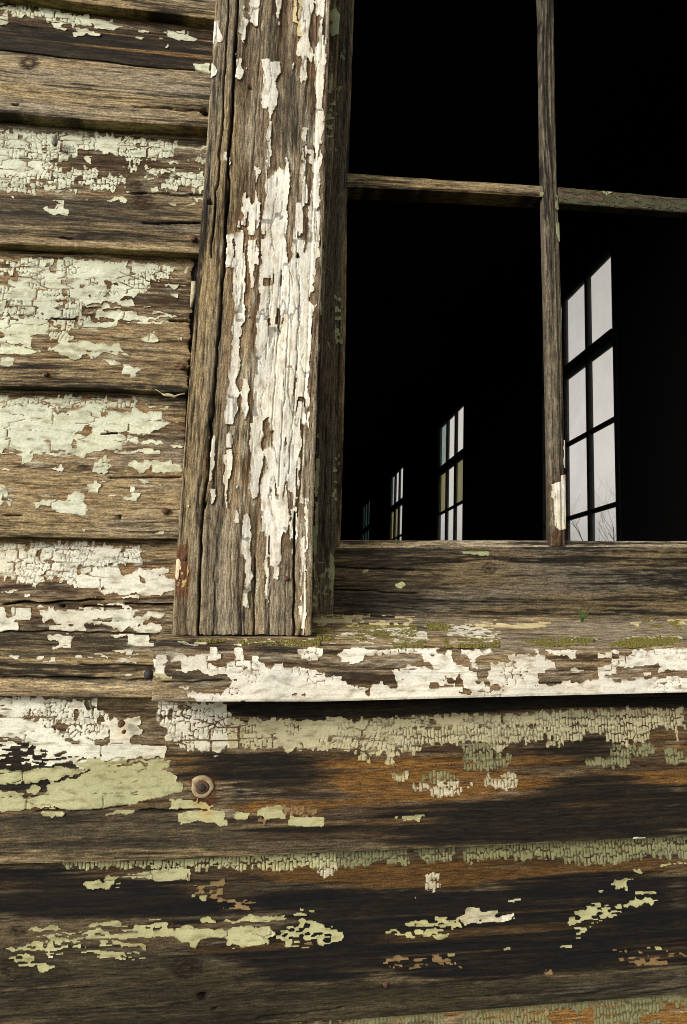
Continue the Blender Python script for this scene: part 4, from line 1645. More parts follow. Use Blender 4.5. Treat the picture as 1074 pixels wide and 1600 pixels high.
def board(key, ztop, zbot, x0, x1, seed, fine, **kw):
    def e0(xs):
        return E3(xs, Y_BUTT, zbot(xs))

    def e1(xs):
        return E3(xs, Y_TOP, ztop(xs) + .012)
    n = kw.pop('n', None)
    if n is None:
        n = int(.155 / WROW)
    return plank('clapboard', wall, key, e0, e1, fine, n, seed, normal=(0, -.997, -.075), back=(0, .0155, 0), **kw)


def split_profile(px_pts, amount):
    pts = np.array(px_pts, float)

    def f(ls, ts, px, py):
        yl = np.interp(px, pts[:, 0], pts[:, 1])
        return amount * sstep(-1.0, 1.2, py - yl) - .008 * (1 - sstep(1.0, 2.8, np.abs(py - yl + .8)))
    return f


HAS = {}
b1_split = [(-200, 60), (8, 81), (50, 85.5), (94, 92), (160, 98), (210, 105.5), (260, 110), (304, 112), (332, 119)]
for i, k in enumerate(order):
    if k == 'B0':
        up = lambda xs: zb['B0'](xs) + .125
    else:
        up = zb[order[i - 1]]
    if k in ('B6', 'B7'):
        xl, xr = at(-12, 1400, 0)[0], at(1086, 1400, 0)[0]
        fine = [(XFAR_L, xl - .36, .02), (xl - .36, xl, .004), (xl, xr, STEP), (xr, xr + .36, .004), (xr + .36, XFAR_R, .02)]
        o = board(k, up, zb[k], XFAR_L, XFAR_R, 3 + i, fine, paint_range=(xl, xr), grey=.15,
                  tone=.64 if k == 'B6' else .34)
    else:
        ymid = {'B0': 10, 'B1': 110, 'B2': 300, 'B3': 500, 'B4': 730, 'B5': 960}[k]
        xl = at(-12, ymid, 0)[0]
        # tucked against the casing (B3 stops short and shows a dark gap)
        xr = {'B0': at(345, 20, 0)[0], 'B1': at(334, 110, 0)[0], 'B2': at(322, 300, 0)[0], 'B3': at(296, 500, 0)[0],
              'B4': at(285, 730, 0)[0], 'B5': at(300, 960, 0)[0]}[k]
        if k == 'B5':
            xr = at(275, 960, 0)[0] + .004
        fine = [(XFAR_L, xl - .36, .02), (xl - .36, xl, .004), (xl, xr, STEP)]
        o = board(k, up, zb[k], XFAR_L, xr, 3 + i, fine, paint_range=(xl, xr),
                  profile=split_profile(b1_split, .003) if k == 'B1' else None, end_jag=.003 if k == 'B3' else .0008,
                  grey=.3 if k in ('B1', 'B2') else .08, tone={'B1': 1.05, 'B2': .8, 'B3': .95, 'B4': 1.05, 'B5': 1.0}.get(k, 1))
    HAS[k] = o
# the boards below and above the view, coarser, and those right of the window
zlow = zb['B7']


def course(zt, zbm, x0, x1, seed):
    return plank('clapboard', wall, 'far', lambda xs: E3(xs, Y_BUTT, zbm(xs)), lambda xs: E3(xs, Y_TOP, zt(xs) + .012),
                 [(x0, x1, .016)], 50, seed, normal=(0, -.997, -.075), back=(0, .0155, 0), paint_step=.006, paint_vstep=.003)


b8_bot = lambda xs: zlow(xs) - .152
xl, xr = at(-12, 1590, 0)[0], at(1086, 1590, 0)[0]
HAS['B8'] = board('B8', zlow, b8_bot, XFAR_L, XFAR_R, 31, [(XFAR_L, xl, .03), (xl, xr, .0025), (xr, XFAR_R, .03)],
                  paint_range=(xl, xr), grey=.2, tone=.85)
for k in range(1, 5):
    course((lambda kk: lambda xs: zlow(xs) - .152 * kk)(k), (lambda kk: lambda xs: zlow(xs) - .152 * (kk + 1))(k), XFAR_L, XFAR_R, 40 + k)
z0f = zb['B0']
for k in range(1, 8):
    course((lambda kk: lambda xs: z0f(xs) + .125 * (kk + 1))(k), (lambda kk: lambda xs: z0f(xs) + .125 * kk)(k),
           XFAR_L, -.03 if k < 7 else XFAR_R, 50 + k)
SASH_L = at(500, 600, .045)[0]
OPEN_R = 0.86
for k in range(0, 13):
    zz = 1.065 + k * .133
    course((lambda q_: lambda xs: xs * 0 + q_ + .133)(zz), (lambda q_: lambda xs: xs * 0 + q_)(zz), 1.0, XFAR_R, 70 + k)
# sheathing boards behind, leaving the window opening free
Y_IN = .11
OP_L, OP_B, OP_T = at(505, 800, .03)[0] - .035, 1.09, 2.66
box('sheathing', XFAR_L - .1, OP_L - .04, .0175, Y_IN, 0, 3.1, M_SHEATH, wall)
box('sheathing', OPEN_R + .03, XFAR_R, .0175, Y_IN, 0, 3.1, M_SHEATH, wall)
box('sheathing', OP_L - .04, OPEN_R + .03, .0175, Y_IN, 0, OP_B - .03, M_SHEATH, wall)
box('sheathing', OP_L - .04, OPEN_R + .03, .0175, Y_IN, OP_T, 3.1, M_SHEATH, wall)

# nails in the boards
nail(HAS['B2'], 302.5, 371.8, -.001, .0034)
nail(HAS['B4'], 258.5, 798, .0, .0032)
nail(HAS['B3'], 285, 573, .0, .0026)
nail(HAS['B3'], 72.5, 585, .0, .0022, M_BLACKIRON)
nail(HAS['B5'], 233, 1054, -.002, .0044, M_BLACKIRON, proud=.004)
nail(HAS['B6'], 189.5, 1131, .003, .0032)
nail(HAS['B6'], 193.5, 1143.5, .003, .0018)
nail(HAS['B7'], 603, 1538, .003, .0026)
# a ring of old putty round a nail
p = at(316, 1230, .0046)
bm = bmesh.new()
prof = [(.0040, .003), (.0050, .0004), (.0066, -.0004), (.0086, -.0005), (.0098, -.0001), (.0106, .003)]
rings = []
for (r_, y_) in prof:
    rings.append([bm.verts.new((p[0] + r_ * (1 + .07 * math.sin(a * 3 + 1) + .05 * math.sin(a * 7 + r_ * 900)) * math.cos(a), p[1] + y_ * (1 + .1 * math.sin(5 * a)),
                                p[2] + r_ * (1 + .05 * math.sin(a * 2 + 2)) * math.sin(a))) for a in [i * math.tau / 28 for i in range(28)]])
for a_, b_ in zip(rings[:-1], rings[1:]):
    for i in range(28):
        bm.faces.new((a_[i], a_[(i + 1) % 28], b_[(i + 1) % 28], b_[i]))
bmesh.ops.recalc_face_normals(bm, faces=bm.faces)
bm_obj('putty_ring', bm, M_PUTTY, HAS['B6'], True)
nail(HAS['B6'], 316, 1230, .0042, .0062, M_RUST, name='rust_collar', proud=.0006)
nail(HAS['B6'], 316, 1231, .0036, .0034, M_BLACKIRON, proud=.0008)

# ================================================================== THE WINDOW FRAME
frame = thing('weathered_window', 'weathered window with peeling white casing, bare grey bars without glass and mossy sill', 'window', (.05, .02, 1.1))
Y_CAS = -.014
ZC_BOT = at(380, 992, Y_CAS)[2]
cl = px_line_v(casing_left_px, Y_CAS)
cr = px_line_v([(517, 0), (516, 15), (510, 208), (504, 408), (496, 608), (490, 808), (487, 993)], Y_CAS)
gl_px = np.array([(372, -10), (363, 165), (359, 224), (350, 408), (335, 608), (323, 746), (315, 826), (309, 1000)], float)
gr_px = np.array([(497, -10), (494, 200), (487, 400), (478, 600), (470, 760), (461, 850), (459, 1000)], float)


def casing_profile(ls, ts, px, py):
    gx = np.interp(py, gl_px[:, 1], gl_px[:, 0])
    rx = np.interp(py, gr_px[:, 1], gr_px[:, 0])
    d = px - gx
    h = -.0025 * sstep(-2.0, 2.5, d)                       # the back band stands proud of the flat
    h += -.003 * (1 - sstep(.5, 3.0, np.abs(d)))
    h += .0022 * sstep(-1.5, 2.0, px - rx)
    h += -.0026 * (1 - sstep(.3, 1.8, np.abs(px - rx)))
    rel = (px - gx) / np.maximum(rx - gx, 1)
    h += .0012 * np.cos(rel * math.tau * 2.5) * (rel > 0) * (rel < 1)       # weathered flutes
    return h


Z_TOPF = at(420, -14, Y_CAS)[2]
casing = plank('side_casing', frame, 'casing', lambda zs: E3(cl(zs), Y_CAS, zs), lambda zs: E3(cr(zs), Y_CAS, zs),
               [(ZC_BOT, Z_TOPF, STEP), (Z_TOPF, Z_TOPF + .4, .004), (Z_TOPF + .4, OP_T + .03, .02)], int(.135 / WROW), 101, vert=True, normal=(0, -1, 0),
               back=(0, .026, 0), profile=casing_profile, rough=2.1, grey=.85, tone=1.0, paint_range=(ZC_BOT, Z_TOPF), end_jag=.0015)
nail(casing, 448, 904, Y_CAS + .002, .0024)
nail(casing, 287.5, 872, Y_CAS + .001, .0028)
# blind stop between casing and sash
sl = cr
ZS_BOT = at(493, 958, .004)[2]
stop_r = px_line_v([(534, 0), (530, 40), (523, 208), (510, 408), (502, 608), (498, 808), (497, 960)], .004)
stop_l = lambda zs: cr(zs) - .006
plank('stop', frame, 'stop', lambda zs: E3(stop_l(zs), .004, zs), lambda zs: E3(stop_r(zs), .004, zs),
      [(ZS_BOT, Z_TOPF + .02, STEP), (Z_TOPF + .02, OP_T, .03)], int(.02 / WROW), 102, vert=True, normal=(0, -1, 0), back=(0, .04, 0),
      grey=.6, tone=.6, paint_range=(ZS_BOT, Z_TOPF + .02))
# far casing, head casing, jambs (past the edge of the picture)
plank('side_casing', frame, 'far', lambda zs: E3(zs * 0 + OPEN_R - .01, Y_CAS, zs), lambda zs: E3(zs * 0 + OPEN_R + .12, Y_CAS, zs),
      [(ZC_BOT, OP_T + .03, .01)], 60, 104, vert=True, normal=(0, -1, 0), back=(0, .026, 0), paint_step=.005, paint_vstep=.0022)
plank('head_casing', frame, 'far', lambda xs: E3(xs, Y_CAS - .002, xs * 0 + OP_T), lambda xs: E3(xs, Y_CAS - .002, xs * 0 + OP_T + .13),
      [(OP_L - .12, OPEN_R + .14, .01)], 60, 105, normal=(0, -1, 0), back=(0, .03, 0), paint_step=.005, paint_vstep=.0022)
box('jamb', OP_L - .039, OP_L - .012, .019, Y_IN + .01, OP_B - .02, OP_T - .002, M_SHEATH, frame)
box('jamb', OPEN_R + .002, OPEN_R + .029, .019, Y_IN + .01, OP_B - .02, OP_T - .002, M_SHEATH, frame)
box('jamb_head', OP_L - .012, OPEN_R + .002, .019, Y_IN + .01, OP_T - .03, OP_T - .002, M_SHEATH, frame)

# the sill: front face, rounded nose, sloping top
Y_SF = -.032
Y_SB = .075
xsl = at(239, 1050, Y_SF)[0]
sf_top = px_line_h([(240, 1005), (300, 1009), (500, 1011), (800, 1012), (1060, 1012)], Y_SF)
sf_bot = px_line_h([(240, 1096), (500, 1096), (770, 1089), (1060, 1082)], Y_SF)
sb_top = px_line_h([(240, 962), (520, 962), (1060, 966)], .045)
XSR = OPEN_R + .17


def sill_path(ls, ts):
    zb_, zt_, zk_ = sf_bot(ls), sf_top(ls), sb_top(ls)
    front = (zt_ - zb_)
    slope = (zk_ - zt_) / (.045 - Y_SF)
    zk2 = zt_ + slope * (Y_SB - Y_SF)
    total_f, total_t = .05, .13
    f = total_f / (total_f + total_t)
    P = np.zeros((len(ls), len(ts), 3))
    P[..., 0] = ls[:, None]
    for j, t in enumerate(ts):
        if t <= f:
            k = t / f
            y = np.full(len(ls), Y_SF); z = zb_ + front * k
        else:
            k = (t - f) / (1 - f)
            y = np.full(len(ls), Y_SF + (Y_SB - Y_SF) * k); z = zt_ + (zk2 - zt_) * k
        # round the nose
        dn = (t - f) * (total_f + total_t)
        r_ = math.exp(-(dn / .003) ** 2)
        P[:, j, 1] = y + .0012 * r_
        P[:, j, 2] = z - .0012 * r_
    # the nose is worn unevenly
    return P


def sill_profile(ls, ts, px, py):
    f = .05 / .18
    top = (ts > f)[None, :]
    U = ls[:, None] + 0 * px
    V = ts[None, :] * .18 + 0 * px
    return np.where(top, (fbm(U * 25, V * 130, 7, 3) - .55) * .0035, (vn(U * 9, V * 40, 8) - .5) * .0015)


xr_s = at(1090, 1050, Y_SF)[0]
sill = plank('sill', frame, 'sill', lambda xs: E3(xs, Y_SF, sf_bot(xs)), lambda xs: E3(xs, Y_SB, sb_top(xs)),
             [(xsl, xr_s, STEP), (xr_s, XSR, .01)], int(.18 / WROW), 110, path=sill_path, back=(0, .05, 0), rough=1.5,
             profile=sill_profile, grey=.6, tone=1.0, paint_range=(xsl, xr_s), bevel=.0012, end_jag=.001)
# body of the sill under the face sheet
bm = bmesh.new()
zs0 = float(sf_bot(np.array([xsl]))[0]); zs1 = float(sf_bot(np.array([XSR]))[0])
zt0 = float(sf_top(np.array([xsl]))[0]); zt1 = float(sf_top(np.array([XSR]))[0])
ya, yb_ = Y_SF + .006, Y_SB + .03
q8 = [(xsl + .002, ya, zs0 + .001), (xsl + .002, yb_, zs0 + .001), (xsl + .002, yb_, zt0 + .012), (xsl + .002, ya, zt0 - .008),
      (XSR - .002, ya, zs1 + .001), (XSR - .002, yb_, zs1 + .001), (XSR - .002, yb_, zt1 + .012), (XSR - .002, ya, zt1 - .008)]
vs = [bm.verts.new(c_) for c_ in q8]
for f_ in ((0, 1, 2, 3), (7, 6, 5, 4), (0, 4, 5, 1), (1, 5, 6, 2), (2, 6, 7, 3), (3, 7, 4, 0)):
    bm.faces.new([vs[i] for i in f_])
bmesh.ops.recalc_face_normals(bm, faces=bm.faces)
bm_obj('sill_core', bm, M_SHEATH, sill)

# moss along the sill: tiny domes in clumps
moss_px = [('S1', [(300, 84), (1074, 88), (1074, 118), (430, 104)], .5), ('S1', [(560, 88), (1074, 92), (1074, 114), (600, 106)], .9),
           ('S2', [(40, 130), (600, 138), (620, 235), (60, 215)], .42), ('S2', [(330, 140), (620, 140), (610, 195), (400, 185)], .95),
           ('S2', [(470, 228), (660, 225), (650, 258), (490, 258)], 1.0), ('S2', [(30, 62), (200, 65), (200, 95), (30, 92)], .8),
           ('S2', [(760, 218), (1074, 215), (1074, 255), (780, 258)], .9), ('S2', [(660, 125), (830, 125), (820, 160), (680, 160)], .6),
           ('S2', [(-10, 222), (50, 222), (50, 246), (-10, 246)], .9), ('S2', [(180, 15), (230, 20), (220, 50), (190, 45)], .5),
           ('S3', [(150, 222), (400, 208), (570, 212), (555, 244), (300, 254)], .95), ('S3', [(640, 248), (760, 208), (1050, 198), (1050, 234), (800, 258)], .95),
           ('S3', [(985, 120), (1050, 108), (1050, 168)], 1.0), ('S3', [(880, 136), (960, 136), (940, 150), (880, 148)], .6),
           ('S3', [(815, 66), (900, 68), (960, 80), (880, 108), (820, 100)], .5)]
rng = np.random.default_rng(4)
Vm, Fm = [], []
cnt = 0
for crop, pts, dens in moss_px:
    x0_, y0_, s_ = CROPS[crop]
    pp = [(a / s_ + x0_, b / s_ + y0_) for a, b in pts]
    xs_ = [a for a, b in pp]; ys_ = [b for a, b in pp]
    r = fill_poly(pp)
    if r is None:
        continue
    sy, sx, m = r
    n_ = int(m.sum() * dens * 1.4)
    for _ in range(n_):
        a = rng.uniform(min(xs_), max(xs_)); b = rng.uniform(min(ys_), max(ys_))
        i_, j_ = int(b + PADY) - sy.start, int(a + PADX) - sx.start
        if not (0 <= i_ < m.shape[0] and 0 <= j_ < m.shape[1] and m[i_, j_]):
            continue
        if vn(np.array([a * .055]), np.array([b * .16]), 3)[0] < .56 - .42 * dens:
            continue
        # where on the sloping top
        d = ray(a, b)
        best = None
        zt_ = None
        for yy in np.linspace(Y_SF + .001, Y_SB - .005, 40):
            q = CP + d * ((yy + CAM_D) / d[1])
            zt_, zk_ = float(sf_top(q[:1])[0]), float(sb_top(q[:1])[0])
            zz = zt_ + (zk_ - zt_) * (yy - Y_SF) / (.045 - Y_SF)
            if q[2] <= zz:
                best = (q[0], yy, zz)
                break
        if best is None:
            continue
        rr = rng.uniform(.0006, .0015)
        hh = rr * rng.uniform(.5, 1.1)
        k0 = len(Vm)
        a0 = rng.uniform(0, 6)
        for k in range(4):
            Vm.append((best[0] + rr * math.cos(a0 + k * 1.57) * 1.3, best[1] + rr * math.sin(a0 + k * 1.57), best[2] - .0008))
        for k in range(4):
            Vm.append((best[0] + rr * .6 * math.cos(a0 + k * 1.57), best[1] + rr * .5 * math.sin(a0 + k * 1.57), best[2] + hh))
        for k in range(4):
            Fm.append((k0 + k, k0 + (k + 1) % 4, k0 + 4 + (k + 1) % 4, k0 + 4 + k))
        Fm.append((k0 + 4, k0 + 5, k0 + 6, k0 + 7))
        cnt += 1
moss = np_mesh('moss', np.array(Vm), np.array(Fm), M_MOSS, None)
moss['kind'] = 'stuff'
child_of(moss, sill)

# ================================================================== THE LOWER SASH
sash = frame
Y_S = .045
ZR_B = at(600, 970, Y_S)[2] - .004
MEET = 2.235
stile_l = px_line_v([(534, 0), (529, 40), (522, 208), (509, 408), (501, 608), (497, 808), (495, 960)], Y_S)
stile_r = px_line_v([(549, 0), (548, 15), (541, 300), (534, 408), (531, 608), (526, 808), (521, 955)], Y_S)
lip_r = px_line_v([(554, 0), (553, 15), (545, 268), (543, 300), (541, 500), (537, 680), (533, 830), (527, 900)], Y_S + .008)
ZR_T0 = at(600, 855, Y_S)[2]
Z_ST = at(540, -14, Y_S)[2]
plank('stile', sash, 'stile', lambda zs: E3(stile_l(zs) - .012, Y_S, zs), lambda zs: E3(stile_r(zs), Y_S, zs),
      [(ZR_B, Z_ST, STEP), (Z_ST, MEET, .02)], int(.033 / WROW), 121, vert=True, normal=(0, -1, 0), back=(0, .034, 0), rough=1.6,
      grey=1.1, tone=.5, paint_range=(ZR_B, Z_ST))
plank('glazing_lip', sash, 'stile', lambda zs: E3(stile_r(zs) - .003, Y_S + .008, zs), lambda zs: E3(lip_r(zs), Y_S + .008, zs),
      [(ZR_T0, Z_ST, STEP), (Z_ST, MEET, .02)], 12, 122, vert=True, normal=(0, -1, 0), back=(0, .02, 0), rough=1.2, grey=.5, tone=.8,
      paint_range=(ZR_T0, Z_ST), jag=.002)
rail_t = px_line_h([(521, 856), (800, 855), (1060, 854)], Y_S)
rail_b = px_line_h([(521, 972), (800, 976), (1060, 980)], Y_S)
liprail = px_line_h([(521, 843), (800, 843.5), (1060, 845)], Y_S + .01)
xr0 = at(521, 900, Y_S)[0]
xr1 = at(1090, 900, Y_S)[0]
SASH_R = OPEN_R - .008
rail = plank('bottom_rail', sash, 'rail', lambda xs: E3(xs, Y_S, rail_b(xs)), lambda xs: E3(xs, Y_S, rail_t(xs)),
             [(xr0 + .0005, xr1, STEP), (xr1, SASH_R, .02)], int(.08 / WROW), 123, normal=(0, -1, 0), back=(0, .034, 0), rough=1.9,
             grey=.35, tone=.5, paint_range=(xr0 + .0005, xr1), jag=.002)
plank('glazing_lip', sash, 'none', lambda xs: E3(xs, Y_S + .006, rail_t(xs) - .003), lambda xs: E3(xs, Y_S + .012, liprail(xs)),
      [(xr0 + .004, xr1, STEP), (xr1, SASH_R, .02)], 16, 124, normal=(0, -.9, .43), back=(0, .02, 0), rough=1.4, grey=.4, tone=1.15, jag=.002)
# mullion bar between the panes
ml = px_line_v([(844, 0), (845, 15), (849, 270), (855, 500), (858, 640), (861, 845)], Y_S + .003)
mr = px_line_v([(867, 0), (867, 15), (873, 290), (880, 480), (884, 680), (886, 845)], Y_S + .003)
ZM0 = at(870, 852, Y_S)[2]
mull = plank('muntin', sash, 'mullion', lambda zs: E3(ml(zs), Y_S + .003, zs), lambda zs: E3(mr(zs), Y_S + .003, zs),
             [(ZM0, Z_ST, STEP), (Z_ST, MEET, .02)], 36, 125, vert=True, normal=(0, -1, 0), back=(0, .010, 0), rough=1.4, grey=1.1,
             tone=.56, paint_range=(ZM0, Z_ST), bevel=.0016, jag=.0012,
             profile=lambda ls, ts, px, py: -.003 * sstep(.6, .72, ts)[None, :] + 0 * px)
# horizontal bars
hb0 = px_line_h([(544, 291), (700, 298), (857, 307)], Y_S + .005)
ht0 = px_line_h([(541, 270), (700, 281), (857, 290)], Y_S + .005)
xa, xb = at(541, 280, Y_S + .005)[0], at(856, 300, Y_S + .005)[0]
plank('muntin', sash, 'muntin', lambda xs: E3(xs, Y_S + .005, hb0(xs)), lambda xs: E3(xs, Y_S + .005, ht0(xs)),
      [(xa, xb, STEP)], 26, 126, normal=(0, -1, 0), back=(0, .024, 0), rough=1.6, grey=.3, tone=.85, jag=.0015, bevel=.0012)
hb1 = px_line_h([(873, 317), (1060, 331)], Y_S + .006)
ht1 = px_line_h([(873, 292), (1060, 309)], Y_S + .006)
xc, xd = at(873, 300, Y_S + .006)[0], at(873, 300, Y_S + .006)[0] + .2
plank('muntin', sash, 'muntin_r', lambda xs: E3(xs, Y_S + .006, hb1(xs)), lambda xs: E3(xs, Y_S + .006, ht1(xs)),
      [(xc, xd, STEP)], 30, 127, normal=(0, -1, 0), back=(0, .012, 0), rough=1.4, grey=.4, tone=.3, paint_range=(xc, xd))
# the rest of the sash beyond the picture
zmid = float(at(700, 290, Y_S)[2])
PW = xb - xa
x2 = xd
box('muntin', x2, x2 + .02, Y_S + .003, Y_S + .03, ZM0, MEET, M_SHEATH, sash, .002)
box('muntin', x2 + .02, SASH_R - .03, Y_S + .006, Y_S + .03, zmid - .007, zmid + .007, M_SHEATH, sash, .002)
for xx0, xx1 in ((xa, xb), (xc, xd), (x2 + .02, SASH_R - .03)):
    box('muntin', xx0 + .03, xx1, Y_S + .006, Y_S + .03, zmid + .335, zmid + .349, M_SHEATH, sash, .002)
box('stile', SASH_R - .03, SASH_R, Y_S, Y_S + .034, ZR_T0 + .001, MEET, M_SHEATH, sash, .002)
box('meeting_rail', xa - .02, SASH_R, Y_S - .003, Y_S + .034, MEET + .001, MEET + .035, M_SHEATH, sash, .002)

# ================================================================== THE DARK ROOM BEHIND
W_IN = 1.4
YB = 12.0
XR0 = -4.0


def setting(o):
    o['kind'] = 'structure'
    return o


setting(box('room_floor', XR0, W_IN + .12, Y_IN + .002, YB, .15, .3, M_ROOMSHADE))
setting(box('room_ceiling', XR0, W_IN + .12, Y_IN + .002, YB, 3.0, 3.15, M_ROOMSHADE))
setting(box('room_wall_left', XR0 - .15, XR0, Y_IN + .002, YB, .15, 3.15, M_ROOMSHADE))
setting(box('room_wall_back', XR0 - .15, W_IN + .2, YB, YB + .15, .15, 3.15, M_ROOMSHADE))
setting(box('room_wall_front_left', XR0, XFAR_L - .09, .0175, Y_IN, 0, 3.15, M_ROOMSHADE))
# right-hand wall with its windows: near edges measured from the photograph
wy = [at_x(955, 532, W_IN)[1], at_x(722.5, 713.5, W_IN)[1], at_x(628, 788, W_IN)[1], at_x(576, 800, W_IN)[1]]
gap = (wy[3] - wy[0]) / 3
wy = [wy[0], wy[1], wy[2], wy[3]]
WW = .735
Z_TOP, Z_MT, Z_MB = at_x(951, 395, W_IN)[2] + .025, at_x(955, 512, W_IN)[2], at_x(955, 532, W_IN)[2]
Z1, Z2 = at_x(956, 655, W_IN)[2], at_x(956, 790, W_IN)[2]
Z3 = Z2 - (Z1 - Z2)
WZ0, WZ1 = Z3 - .07, Z_TOP + .03
T = .03
edges = [Y_IN + .002]
for y_ in wy:
    edges += [y_ - .035, y_ + WW + .035]
edges.append(YB)
rw = bmesh.new()
box_bm(W_IN, W_IN + T, edges[0], edges[-1], .15, WZ0, bm=rw)
box_bm(W_IN, W_IN + T, edges[0], edges[-1], WZ1, 3.12, bm=rw)
for i in range(0, len(edges), 2):
    box_bm(W_IN, W_IN + T, edges[i], edges[i + 1], WZ0, WZ1, bm=rw)
PIV = Matrix.Translation((W_IN, 0, 1.98))
LEAN = PIV @ Matrix.Rotation(RAD(1.9), 4, 'Y') @ PIV.inverted()
rwo = setting(bm_obj('room_wall_right', rw, M_ROOMSHADE))
rwo.matrix_world = LEAN
M_GL = glass_material('dusty_glass', (1.0, .97, .92), .05, (.75, .77, .78))
M_GL2 = glass_material('dirtier_glass', (1.0, .97, .93), .08, (.70, .72, .72))
M_GLY = glass_material('yellowed_glass', (.60, .57, .40), .15, (.56, .53, .4))
M_GLG = glass_material('greenish_glass', (.66, .72, .68), .15, (.52, .57, .54))
M_GLF = glass_material('dim_greenish_glass', (.28, .36, .33), .2, (.28, .34, .32))
wlabels = ['nearest dark inner window with large bright panes, right of the mullion',
           'second inner window with two yellowed panes, seen left of the mullion',
           'third inner window, small and slim, between the second and the farthest',
           'farthest inner window, a faint sliver nearest the window frame']
for wi, y_ in enumerate(wy):
    t_ = thing('inner_window', wlabels[wi], 'window', (W_IN, y_, WZ0), 'windows along the far room wall')
    xa_, xb_ = W_IN - .004, W_IN + .03
    pw = WW / 3
    m2 = .011
    # outer frame
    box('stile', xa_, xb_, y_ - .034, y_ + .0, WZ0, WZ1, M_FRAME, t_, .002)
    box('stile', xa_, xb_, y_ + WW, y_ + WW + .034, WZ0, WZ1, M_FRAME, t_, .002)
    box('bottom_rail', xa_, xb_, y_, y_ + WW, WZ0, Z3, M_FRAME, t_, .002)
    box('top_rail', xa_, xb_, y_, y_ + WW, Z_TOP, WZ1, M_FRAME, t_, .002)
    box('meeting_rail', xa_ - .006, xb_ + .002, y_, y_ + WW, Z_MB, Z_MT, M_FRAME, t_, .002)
    box('inner_sill', W_IN - .04, W_IN - .001, y_ - .06, y_ + WW + .06, WZ0 - .03, WZ0 - .002, M_FRAME, t_, .003)
    for c_ in (1, 2):
        box('muntin', xa_ + .004, xb_ - .004, y_ + c_ * pw - m2, y_ + c_ * pw + m2, Z3, Z_MB, M_FRAME, t_, .003)
        box('muntin', xa_ + .004, xb_ - .004, y_ + c_ * pw - m2, y_ + c_ * pw + m2, Z_MT, Z_TOP, M_FRAME, t_, .003)
    for zz in (Z1, Z2):
        for c_ in range(3):
            box('muntin', xa_ + .006, xb_ - .006, y_ + c_ * pw + (m2 if c_ else 0), y_ + (c_ + 1) * pw - (m2 if c_ < 2 else 0),
                zz - m2 * .8, zz + m2 * .8, M_FRAME, t_, .003)
    rows = [(Z3, Z2 - m2 * .8), (Z2 + m2 * .8, Z1 - m2 * .8), (Z1 + m2 * .8, Z_MB), (Z_MT, Z_TOP)]
    for ri, (za, zb2) in enumerate(rows):
        for c_ in range(3):
            mt = M_GL
            if wi == 0:
                mt = M_GL2 if (c_ >= 1 or ri == 0) else M_GL
            elif wi == 1:
                mt = M_GLY if (ri == 2 and c_ in (0, 2)) else (M_GLG if (c_ == 2 and ri == 3) else (M_GL2 if c_ == 2 else M_GL))
            elif wi == 2:
                mt = M_GLY if (c_ > 0 and ri < 3) else (M_GLG if c_ == 2 else M_GL2)
            else:
                mt = M_GLF
            ya_, yb2 = y_ + c_ * pw + (m2 if c_ else 0), y_ + (c_ + 1) * pw - (m2 if c_ < 2 else 0)
            box('pane', W_IN + .012, W_IN + .014, ya_, yb2, za, zb2, mt, t_)

for o_ in list(COL.objects):
    if o_.name.startswith('inner_window'):
        o_.matrix_world = LEAN @ Matrix.Translation(o_.location)

# ================================================================== OUTSIDE BEYOND THE ROOM: bare trees


def tree(name, label, x, y, h, seed, leafy=False):
    rnd = random.Random(seed)
    t_ = thing(name, label, 'tree', (x, y, 0))
    tb = bmesh.new()
    cb = bmesh.new()
    tips = []

    def limb(bmx, p0, d, L, r, depth):
        segs = 4
        pts = [p0.copy()]
        dd = d.copy()
        for s in range(segs):
            dd = (dd + Vector((rnd.uniform(-.18, .18), rnd.uniform(-.18, .18), rnd.uniform(-.02, .14)))).normalized()
            pts.append(pts[-1] + dd * (L / segs))
        nsd = 7 if depth == 0 else (5 if depth < 3 else 3)
        prev = None
        for s, q in enumerate(pts):
            rr = r * (1 - .62 * s / segs)
            ax = (pts[min(s + 1, segs)] - pts[max(s - 1, 0)]).normalized()
            u = ax.orthogonal().normalized(); v_ = ax.cross(u)
            ring = [bmx.verts.new(q + (u * math.cos(a) + v_ * math.sin(a)) * rr) for a in [k * math.tau / nsd for k in range(nsd)]]
            if prev:
                for k in range(nsd):
                    bmx.faces.new((prev[k], prev[(k + 1) % nsd], ring[(k + 1) % nsd], ring[k]))
            prev = ring
        if depth >= 5:
            tips.append(pts[-1])
            return
        n = rnd.choice((3, 4)) if depth else 6
        for k in range(n):
            f = rnd.uniform(.45, 1.0)
            i = min(segs - 1, int(f * segs))
            q = pts[i].lerp(pts[i + 1], f * segs - i) if f < 1 else pts[-1]
            a = rnd.uniform(0, math.tau)
            side = Vector((math.cos(a), math.sin(a), rnd.uniform(.1, .7)))
            limb(cb, q, (dd * .8 + side * .75).normalized(), L * rnd.uniform(.5, .72), r * (1 - .62 * f) * .62, depth + 1)

    limb(tb, Vector((x, y, -.05)), Vector((0, 0, 1)), h * .42, h * .022, 0)
    bm_obj('trunk', tb, M_BARK, t_, True)
    if leafy:
        for q in tips:
            for _ in range(5):
                c_ = q + Vector((rnd.gauss(0, .12), rnd.gauss(0, .12), rnd.gauss(0, .12)))
                u = Vector((rnd.gauss(0, 1), rnd.gauss(0, 1), rnd.gauss(0, 1))).normalized() * .05
                v_ = u.orthogonal().normalized() * .028
                cb.faces.new([cb.verts.new(c_ - u), cb.verts.new(c_ + v_), cb.verts.new(c_ + u), cb.verts.new(c_ - v_)])
    crown = bm_obj('crown', cb, M_LEAF if leafy else M_BARK, t_)
    return t_


tree('bare_tree', 'pale bare tree outside, seen through the lower right pane of the nearest inner window', 3.45, 5.75, 3.3, 11)

